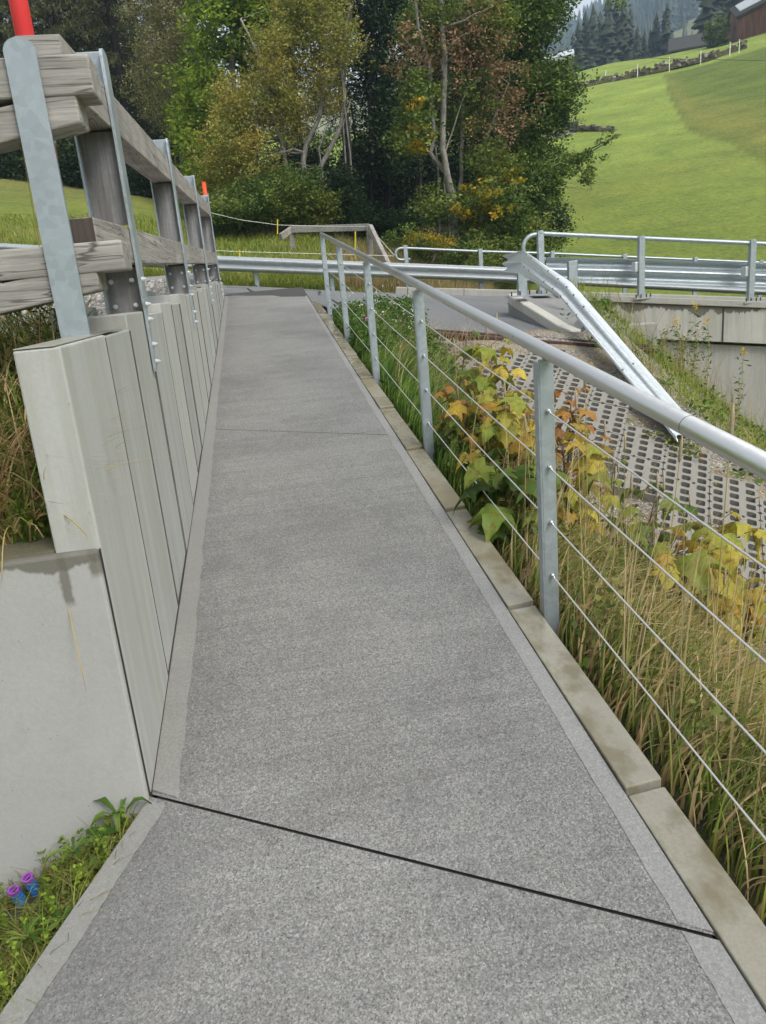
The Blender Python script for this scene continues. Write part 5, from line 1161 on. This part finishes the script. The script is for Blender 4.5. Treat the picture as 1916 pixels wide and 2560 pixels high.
# ------------------------------------------------------------------ weeds in the lower left corner
rg = np.random.default_rng(55)
def cornerpts(n, far=1.86):
    y = .75+(far-.75)*rg.random(n); L0 = -.455-(1.86-y)*.435; wd = np.interp(y, [.75, 1.3, 1.86], [.5, .55, .50]); x = L0-.005-wd*rg.random(n)
    P_ = np.stack([x, y, S*y-.045-(L0-x)*.50], -1)
    for u, v in ((28, 1925), (58, 1898)):
        q = PY(u, v, 1.79); P_[np.hypot(P_[:, 0]-q.x, P_[:, 1]-q.y+.03) < .05, 2] -= .12
    return P_
P_ = cornerpts(5200); stuff('grass', 'short green grass in the lower left corner beside the path', 'grass', *blades(P_, .03+.075*rg.random(5200), .0032*np.ones(5200), .9, 4, rg), L_['corner'])
P_ = cornerpts(1500); stuff('clover', 'low clover and small leaved weeds along the foot of the wing wall', 'weeds', *leaf_cloud(P_+np.array([0, 0, .025]), np.full(1500, .022), 12, .012, .8, 0, .8, rg), L_['corner'])
P_ = cornerpts(420); stuff('grass', 'longer pale blades standing out of the corner weeds', 'grass', *blades(P_, .06+.08*rg.random(420), .003*np.ones(420), .8, 4, rg), L_['field'])
P_ = cornerpts(230); stuff('clover', 'upright small leaved chickweed sprigs among the corner weeds', 'weeds', *leaf_cloud(np.repeat(P_, 3, 0)+np.array([0, 0, 1])*np.tile([.045, .075, .10], 230)[:, None], np.full(690, .012), 9, .011, .8, 0, .7, rg), L_['lime'])
P_ = cornerpts(120); stuff('dry_leaves', 'small brown dead leaves among the corner weeds', 'dead leaves', *leaf_cloud(P_+np.array([0, 0, .01]), np.full(120, .03), 5, .018, .4, 0, .6, rg), L_['dry'])
def rosette(p, r, n, lab, mat='weed', up=.5, w=.4, nm='weed_rosette'):
    root = empty(nm, p, lab, 'weed'); V = []; F = []
    for q in range(n):
        th = q*6.283/n+random.uniform(-.2, .2); d_ = Vector((math.cos(th), math.sin(th), 0)); s_ = Vector((-d_.y, d_.x, 0)); b = len(V); L0 = r*random.uniform(.7, 1.1)
        for t, ww in ((0, .1), (.25, .6), (.5, 1), (.75, .8), (1, .05)):
            c_ = Vector(p)+d_*L0*t+Vector((0, 0, 1))*L0*up*(t-.75*t*t*1.1); V += [c_-s_*L0*w*.5*ww+Vector((0, 0, .004)), c_, c_+s_*L0*w*.5*ww+Vector((0, 0, .004))]
        for k_ in range(4):
            for j_ in range(2): F.append((b+k_*3+j_, b+k_*3+j_+1, b+k_*3+3+j_+1, b+k_*3+3+j_))
    link('leaves', np_mesh('leaves', np.array([tuple(v) for v in V]), np.array(F)), L_[mat], root, smooth=True)
def cz(u, v, up=0): p = PP(u, v, (0, 0, -.03), Vector((0, -S, 1))); return p+Vector((0, 0, up))
rosette(cz(190, 1880), .055, 6, 'dark green plantain rosette spreading over the path margin', 'hazel', .35, .5)
rosette(cz(165, 1860, .02), .06, 7, 'narrow leaved rosette in the middle of the corner weeds', 'grass', 1.4, .18)
rosette(cz(222, 1815, .01), .05, 5, 'rounded green leaves below the dandelion', 'weed', .5, .6)
rosette(cz(235, 1770, .0), .05, 5, 'short broad leaves at the foot of the wing wall', 'hazel', 1.2, .45)
rosette(cz(265, 1780, .0), .10, 5, 'dandelion with upright lobed leaf in the wall corner', 'weed', 2.4, .22, 'dandelion')
rosette(cz(135, 1990, .0), .05, 6, 'yellowish rosette beside the path margin', 'weed', .6, .4)
rosette(cz(60, 2040, .01), .06, 7, 'grassy rosette near the left edge at the bottom', 'grass', 1.2, .16)
# conduits
k = N('blue corrugated conduit'); k.col((.03, .19, .58)); k.rough(.5); M['blue'] = k.m
k = N('purple plastic cap'); k.col((.26, .06, .36)); k.rough(.5); M['purple'] = k.m
for (u, v), lab in (((28, 1920), 'blue ribbed conduit end with purple cap, the left one by the wing wall'), ((58, 1894), 'blue ribbed conduit end with purple cap, the right one by the wing wall')):
    t_ = PY(u, v, 1.79); ax = Vector((-.12, -.25, 1)).normalized(); sc_ = .76; root = empty('conduit_end', t_-ax*.09, lab, 'conduit')
    pts, rr = [], []
    for q in range(29): pts.append(t_-ax*(.100-q*.0031)); rr.append((.0165+(.0022 if q % 4 in (1, 2) else -.0008))*sc_)
    MB().tube(pts, rr, 20, False).build('ribbed_tube', M['blue'], root, smooth=True)
    m = MB(); n = 24; A = ax.orthogonal().normalized(); B = ax.cross(A); c0 = t_-ax*.014; ring = lambda r, h: [c0+(A*math.cos(6.2832*q/n)+B*math.sin(6.2832*q/n))*r+ax*h for q in range(n)]
    V = ring(.0195*sc_, 0)+ring(.0195*sc_, .012)+ring(.0130*sc_, .012)+ring(.0130*sc_, -.004); F = [(j*n+q, j*n+(q+1) % n, (j+1)*n+(q+1) % n, (j+1)*n+q) for j in range(3) for q in range(n)]
    m.add(V, F); m.bar(c0-A*.0098+ax*.009, c0+A*.0098+ax*.009, .003, .004); m.build('cap', M['purple'], root, bevel=.001)
    MB().tube([c0-ax*.002, c0-ax*.0035], .0100, 20).build('cap_recess', M['tar'], root)

# ------------------------------------------------------------------ meadow by the road, timber end fence, electric fence
rg = np.random.default_rng(66)
def field(n, azr, rr_, h0, h1, w, mat, name, lab, bend=.6):
    az = np.radians(azr[0]+(azr[1]-azr[0])*rg.random(n)); r = rr_[0]+(rr_[1]-rr_[0])*rg.random(n)**1.3; x, y = r*np.sin(az), r*np.cos(az)
    stuff(name, lab, 'grass', *blades(np.stack([x, y, zg(x, y)], -1), h0+(h1-h0)*rg.random(n), w*np.ones(n), bend, 2, rg), mat)
field(26000, (-20, 12), (17.6, 27), .06, .22, .020, L_['field'], 'grass', 'meadow grass behind the crash barrier on the left')
field(12000, (-20, 14), (17.5, 19), .08, .25, .018, L_['field'], 'grass', 'longer verge grass under the crash barrier')
field(9000, (6, 17), (18.0, 22.5), .25, .75, .012, L_['tall'], 'dry_grass', 'tall straw coloured grass below the timber end fence', .4)
field(5000, (15, 36), (17.6, 20), .15, .5, .014, L_['field'], 'grass', 'rough grass behind the far bridge railing')
field(2600, (26, 33), (17.8, 19.6), .3, .7, .012, L_['tall'], 'dry_grass', 'straw grass clump behind the bridge deck', .4)
ef = empty('timber_fence', gp(800, 490, 20.2), 'grey timber end fence with a sloping brace in the high grass', 'fence')
p1, p2 = PY(628, 496, 22.0), PY(797, 491, 20.3)
MB().bar(p1, p2, .08, .17).build('rail', M['wood_x'], ef, bevel=.01)
for u, v, Y in ((628, 490, 22.0), (797, 486, 20.25)):
    t_ = PY(u, v, Y); MB().bar(Vector((t_.x, t_.y+.1, t_.z-1.3)), t_, .13, .13, (0, 1, 0)).build('post', M['wood_y'], ef, bevel=.01)
MB().bar(PY(800, 492, 20.2), PY(856, 610, 18.6), .10, .20, (0, 0, 1)).build('brace', M['wood_y'], ef, bevel=.01)
MB().bar(PY(630, 496, 22.0), PY(607, 512, 21.6), .08, .17).build('brace', M['wood_y'], ef, bevel=.01)
el_ = empty('electric_fence', gp(700, 548, 19.4), 'thin white electric fence wires on yellow plastic posts in the meadow', 'electric fence')
w1 = [PY(u, v, Y) for u, v, Y in ((430, 450, 19), (461, 461, 19.4), (520, 475, 20), (600, 486, 20.6), (700, 489, 20.8), (797, 489, 20.2), (860, 560, 19))]
w2 = [PY(u, v, Y) for u, v, Y in ((440, 540, 18.6), (520, 544, 18.6), (700, 548.5, 18.6), (850, 553, 18.6))]
for w_ in (w1, w2): MB().tube(w_, .006, 5).build('wire', M['white'], el_)
k = N('yellow plastic'); k.col((.70, .55, .03)); M['yplast'] = k.m
for u, v, v1, Y in ((518, 540, 590, 18.6), (600, 474, 506, 20.6), (768, 500, 560, 19.4)): MB().tube([PY(u, v1, Y), PY(u, v, Y)], .014, 6).build('post', M['yplast'], el_)

# ------------------------------------------------------------------ hillside: stone wall, posts, barns, wires
wl = [(1225, 196), (1244, 190), (1277, 181), (1309, 172), (1345, 162), (1380, 151), (1415, 145), (1445, 138), (1490, 128), (1536, 114), (1575, 107), (1612, 99)]
WL = [PR(u, v, 92+i*.4) for i, (u, v) in enumerate(wl)]
for p in WL: p.z = gz(p.x, p.y)
sw = empty('dry_stone_wall', WL[0], 'long low dry stone wall running up across the meadow hill', 'stone wall')
m = MB(); rg = np.random.default_rng(77)
for a, b in zip(WL[:-1], WL[1:]):
    L0 = (b-a).length; nst = int(L0*16)
    for q in range(nst):
        c_ = a.lerp(b, rg.random())+Vector((rg.normal()*.15, rg.normal()*.25, rg.random()**1.3*.62)); s_ = .13+.24*rg.random()**2
        M_ = Matrix.Translation(c_) @ Euler((rg.normal()*.3, rg.normal()*.3, rg.random()*3)).to_matrix().to_4x4()
        m.box((-s_*.7, -s_*.5, -s_*.45), (s_*.7, s_*.5, s_*.45), M_)
k = N('wall stones'); r_ = k.rand(); k.col(k.ramp(r_, [(0, (.07, .055, .035)), (.55, (.15, .12, .085)), (.85, (.25, .22, .18)), (1, (.48, .44, .38))])); k.rough(.9)
m.build('stones', k.m, sw)
k = N('mossy rubble'); k.col(k.mix(k.noise(1.2, 5, .7), (.05, .055, .02), (.14, .11, .06))); k.rough(.95); k.bump(k.noise(3, 5), 1, .2)
m = MB()
for a, b in zip(WL[:-1], WL[1:]): m.bar(a+Vector((0, 0, .05)), b+Vector((0, 0, .05)), .7, .5)
m.build('core', k.m, sw)
pn_ = ['leftmost', 'second from left', 'third from left', 'fourth from left', 'fifth from left', 'sixth from left', 'rightmost']
for i, (u, v) in enumerate(((1243, 181), (1309, 163), (1378, 143), (1447, 127), (1515, 108), (1578, 97), (1598, 96))):
    p = PR(u, v, 93.5); g = gz(p.x, p.y); MB_ = MB().tube([(p.x, p.y, g-.3), (p.x, p.y, g+1.15)], .045, 6)
    o = MB_.build('fence_post', M['white']); tag(o, '%s white pasture post behind the stone wall on the hill' % pn_[i], 'fence post', 'white pasture posts on the hill')
k = N('old barn boards'); st_ = k.noise(1, 5, .7, k.co((3.2, 3.2, .3))); k.col(k.ramp(st_, [(.3, (.07, .028, .018)), (.5, (.16, .065, .04)), (.7, (.25, .12, .075))])); k.rough(.85); k.bump(st_, .5, .05); M['barn'] = k.m
k = N('dark log wall'); st_ = k.noise(1, 5, .7, k.co((.6, .6, 5))); k.col(k.ramp(st_, [(.3, (.02, .015, .012)), (.7, (.09, .06, .04))])); k.rough(.9); M['barnd'] = k.m
k = N('sheet metal roof'); k.col(k.mix(k.noise(1.5, 4), (.50, .52, .54), (.72, .74, .76))); k.rough(.45); k.metal(.3); M['roof'] = k.m
k = N('dark shingles'); k.col(k.mix(k.noise(3, 4), (.022, .020, .018), (.055, .048, .042))); k.rough(.8); M['shingle'] = k.m
def barn(name, lab, corner, ax_, ay_, L0, W0, H0, H1, wallm, roofm, panel=None, ov=.7):
    """corner: near left ground corner; ax_ along the eaves, ay_ across"""
    c_ = Vector(corner); ax_ = Vector(ax_).normalized(); ay_ = Vector(ay_).normalized(); root = empty(name, c_, lab, 'barn' if name != 'hut' else 'hut'); Z = Vector((0, 0, 1))
    q = [c_, c_+ax_*L0, c_+ax_*L0+ay_*W0, c_+ay_*W0]; m = MB()
    rl, rr_ = c_+ay_*W0/2+Z*H1, c_+ax_*L0+ay_*W0/2+Z*H1
    m.add([q[0]-Z*1.5, q[1]-Z*1.5, q[2]-Z*1.5, q[3]-Z*1.5, q[0]+Z*H0, q[1]+Z*H0, q[2]+Z*H0, q[3]+Z*H0, rl, rr_], [(0, 1, 5, 4), (1, 2, 6, 9, 5), (2, 3, 7, 6), (3, 0, 4, 8, 7)]); m.build('wall', wallm, root)
    sl_ = (H1-H0)/(W0/2); m = MB()
    for sgn, e in ((-1, 0), (1, 1)):
        lo = [c_-ax_*ov+ay_*(-ov if e == 0 else W0+ov)+Z*(H0-ov*sl_), c_+ax_*(L0+ov)+ay_*(-ov if e == 0 else W0+ov)+Z*(H0-ov*sl_)]
        hi = [rr_+ax_*ov+Z*.02, rl-ax_*ov+Z*.02]; b4 = lo+hi; m.hexa([p for p in b4], [p+Z*.22 for p in b4])
    rf = m.build('roof', roofm, root)
    if panel:
        a0, a1, b0, b1 = panel; lo = c_-ay_*ov+Z*(H0-ov*sl_+.24); up_v = (rl-c_+Z*.02)-(-ay_*ov+Z*(H0-ov*sl_)); 
        P4 = [lo+ax_*(L0*a0)+up_v*b0, lo+ax_*(L0*a1)+up_v*b0, lo+ax_*(L0*a1)+up_v*b1, lo+ax_*(L0*a0)+up_v*b1]
        MB().hexa(P4, [p+Z*.08 for p in P4]).build('metal_sheet', M['roof'], rf)
    return root
def gr(u, v, r): p = PR(u, v, r); return Vector((p.x, p.y, gz(p.x, p.y)))
bc = gr(1594, 78, 116); rgt = (gr(1656, 66, 112)-bc); rgt.z = 0; rgt.normalize(); back = Vector((-rgt.y, rgt.x, 0)).normalized()
if back.y < 0: back = -back
lf = gr(1568, 84, 124)-bc; lf.z = 0
br2 = barn('barn', 'reddish brown board barn with a pale metal sheeted roof on the hill crest, top right', bc, rgt, lf.normalized(), 22, max(6., lf.length), 2.5, 4.3, M['barn'], M['shingle'], (.02, .98, .25, .95), .6)
w_ = bc+rgt*5.5-lf.normalized()*.05; m = MB(); m.bar(w_+Vector((0, 0, 1.3)), w_+rgt*1.1+Vector((0, 0, 1.3)), .1, .8); m.build('window', M['shingle'], br2)
fc = gr(1455, 106, 150); fr2 = gr(1520, 96, 150)-fc; fr2.z = 0
fc.z = PR(1455, 112, 150).z-1.2
barn('barn', 'small dark shingled hut roof just showing over the ridge of the meadow', fc, fr2.normalized(), Vector((-fr2.y, fr2.x, 0)).normalized(), fr2.length, 6, 1.6, 3.6, M['shingle'], M['shingle'], None, .8)
# hut half hidden by the ash
hb_ = ray_ground(1231, 292); YH = hb_.y; h1 = PY(1231, 287, YH); h0 = PY(1172, 285, YH+1.5); hv = h1-h0; hv.z = 0
ht = barn('hut', 'dark log hut with metal roof half hidden behind the ash tree', (h0.x, h0.y, h1.z), hv.normalized(), Vector((h1.x-.5, h1.y, 0)).normalized(), hv.length, 5.5, PY(1231, 124, YH).z-h1.z, PY(1231, 112, YH).z-h1.z+.5, M['barnd'], M['roof'], None, .45)
m = MB(); rg = np.random.default_rng(88)
for q in range(90):
    c_ = Vector((h1.x-2.5+rg.random()*2.6, h1.y-.15-rg.random()*.2, h1.z-.9+rg.random()*.9)); s_ = .15+.15*rg.random(); m.box((-s_, -s_*.6, -s_*.6), (s_, s_*.6, s_*.6), Matrix.Translation(c_) @ Euler((0, 0, rg.normal()*.3)).to_matrix().to_4x4())
m.build('stone_base', M['stones'], ht)
c_ = PY(1241, 272, YH-.5); MB().box((c_.x-.35, c_.y, c_.z-.35), (c_.x+.35, c_.y+.8, c_.z+.3)).build('trough', M['tar'], bevel=.05); o = bpy.data.objects['trough']; tag(o, 'black water trough beside the log hut corner', 'trough')
stA, stB = ray_ground(1245, 283), ray_ground(1322, 286); m = MB()
for q in range(160):
    t = rg.random(); p = stA.lerp(stB, t); p.z = gz(p.x, p.y)+.08; m.box((-.17, -.12, -.10), (.17, .12, .10), Matrix.Translation(p+Vector((0, rg.normal()*.2, rg.normal()*.05))) @ Euler((0, 0, rg.random()*3)).to_matrix().to_4x4())
o = m.build('stone_row', M['stone']); tag(o, 'short row of dark stones in the grass right of the log hut', 'stone row')
pl = [PY(1236, 118, YH), PY(1330, 122, YH+1), PY(1450, 127, YH+2), PY(1656, 131, YH+3), PY(1900, 133, YH+4)]
o = MB().tube(pl, .018, 5).build('power_line', M['tar']); tag(o, 'thin dark overhead cable running right from the log hut roof', 'cable')
sb = PR(1549, 72, 118); broad_tree('bush', 'round olive green bush beside the barn on the hill crest', [([Vector((sb.x, sb.y, gz(sb.x, sb.y)-.3)), Vector((sb.x, sb.y, sb.z+.5))], .12, .05)], [(sb.x, sb.y, sb.z, 1.7, 1.4, 1.9)], 90, 40, .45, .28, L_['hazel'], M['bark_m'], 'bush', seed=90)

# far conifers
def cones(P, H, R_, rg, tiers=8, sides=8):
    n = len(P); V = []; F = []; per = tiers*(sides+1)
    for t in range(tiers):
        z0 = .05+.80*t/tiers; z1 = z0+.95/tiers*1.9; rad = (1-z0)**.85
        V.append((P+np.stack([rg.normal(size=n)*.05, rg.normal(size=n)*.05, H*min(1, z1)], -1))[:, None])
        th = np.linspace(0, 6.283, sides, endpoint=False)[None]+rg.random((n, 1))*6; q = R_[:, None]*rad*np.where(rg.random((n, sides)) < .45, .45, 1.0)*(.65+.6*rg.random((n, sides)))
        V.append(P[:, None]+np.stack([np.cos(th)*q, np.sin(th)*q, H[:, None]*(z0-.03*rg.random((n, sides)))], -1))
        f = np.array([[t*(sides+1), t*(sides+1)+1+k_, t*(sides+1)+1+(k_+1) % sides] for k_ in range(sides)]); F.append(f)
    V = np.concatenate(V, 1).reshape(-1, 3); f = np.concatenate(F); F = (f[None]+(np.arange(n)*per)[:, None, None]).reshape(-1, 3); return V, F
rg = np.random.default_rng(91); random.seed(91)
def pix(x, y, z):
    c_ = RW.transposed() @ (Vector((x, y, z))-O0)
    return ((CX+FPX*c_.x/-c_.z)/KD, (CY-FPX*c_.y/-c_.z)/KD) if c_.z < 0 else (-9e9, 0)
CL = [(1425, 120), (1440, 78), (1480, 60), (1530, 10), (1545, -30), (1560, 0), (1530, 60), (1530, 190), (1400, 190)]
def inside(px, py, poly):
    r = False; j = len(poly)-1
    for i in range(len(poly)):
        if (poly[i][1] > py) != (poly[j][1] > py) and px < (poly[j][0]-poly[i][0])*(py-poly[i][1])/(poly[j][1]-poly[i][1])+poly[i][0]: r = not r
        j = i
    return r
P_ = []
while len(P_) < 3400:
    az = math.radians(random.uniform(12, 42)); r = 330+random.random()**.8*600; x, y = r*math.sin(az), r*math.cos(az); z = gz(x, y); u, v = pix(x, y, z)
    if inside(u, v, CL): continue
    P_.append((x, y, z-1))
P_ = np.array(P_); n = len(P_)
stuff('conifer_forest', 'bluish conifer forest covering the far mountainside', 'forest', *cones(P_, 17+12*rg.random(n), 3.2+1.6*rg.random(n), rg), L_['farcon'])
FC = [(1252, 150, 178, 12), (1268, 150, 182, 14), (1283, 148, 180, 15), (1298, 146, 186, 13.5), (1316, 142, 180, 16), (1332, 140, 184, 15), (1348, 137, 182, 15.5), (1362, 134, 186, 13), (1378, 130, 180, 9), (1392, 127, 182, 8), (1405, 124, 190, 8), (1418, 120, 190, 11), (1440, 115, 188, 12.5), (1240, 155, 180, 10),
      (1534, 95, 165, 20), (1546, 92, 172, 24), (1560, 90, 168, 19), (1578, 86, 176, 25), (1596, 82, 172, 22), (1620, 76, 178, 25), (1645, 70, 176, 23), (1529, 98, 175, 14)]
cp = []
for i, (u, v, r, h) in enumerate(FC):
    p = PR(u, v, r); b = Vector((p.x, p.y, p.z-2.0)); V, F = cones(np.array([tuple(b)]), np.array([h]), np.array([h*.19]), rg, 15, 11)
    o = link('conifer', np_mesh('conifer', V, F), L_['farcon'])
    tag(o, '%s conifer from the left in the %s' % ((ORD[i] if i < 14 else ORD[i-14]), 'cluster below the misty forest' if i < 14 else 'group behind the barn'), 'conifer', 'conifers behind the hill crest')

# ------------------------------------------------------------------ haze
k = bpy.data.materials.new('haze'); k.use_nodes = True; t = k.node_tree; t.nodes.remove(t.nodes['Principled BSDF'])
pv = t.nodes.new('ShaderNodeVolumePrincipled'); pv.inputs['Density'].default_value = .0009; pv.inputs['Color'].default_value = (.56, .77, 1.0, 1); pv.inputs['Anisotropy'].default_value = .2
t.links.new(pv.outputs[0], t.nodes['Material Output'].inputs['Volume'])
o = MB().box((-1180, -1180, -6), (1180, 1180, 420)).build('haze', k); tag(o, 'thin bluish mountain haze over the far forest', 'haze', kind='stuff')
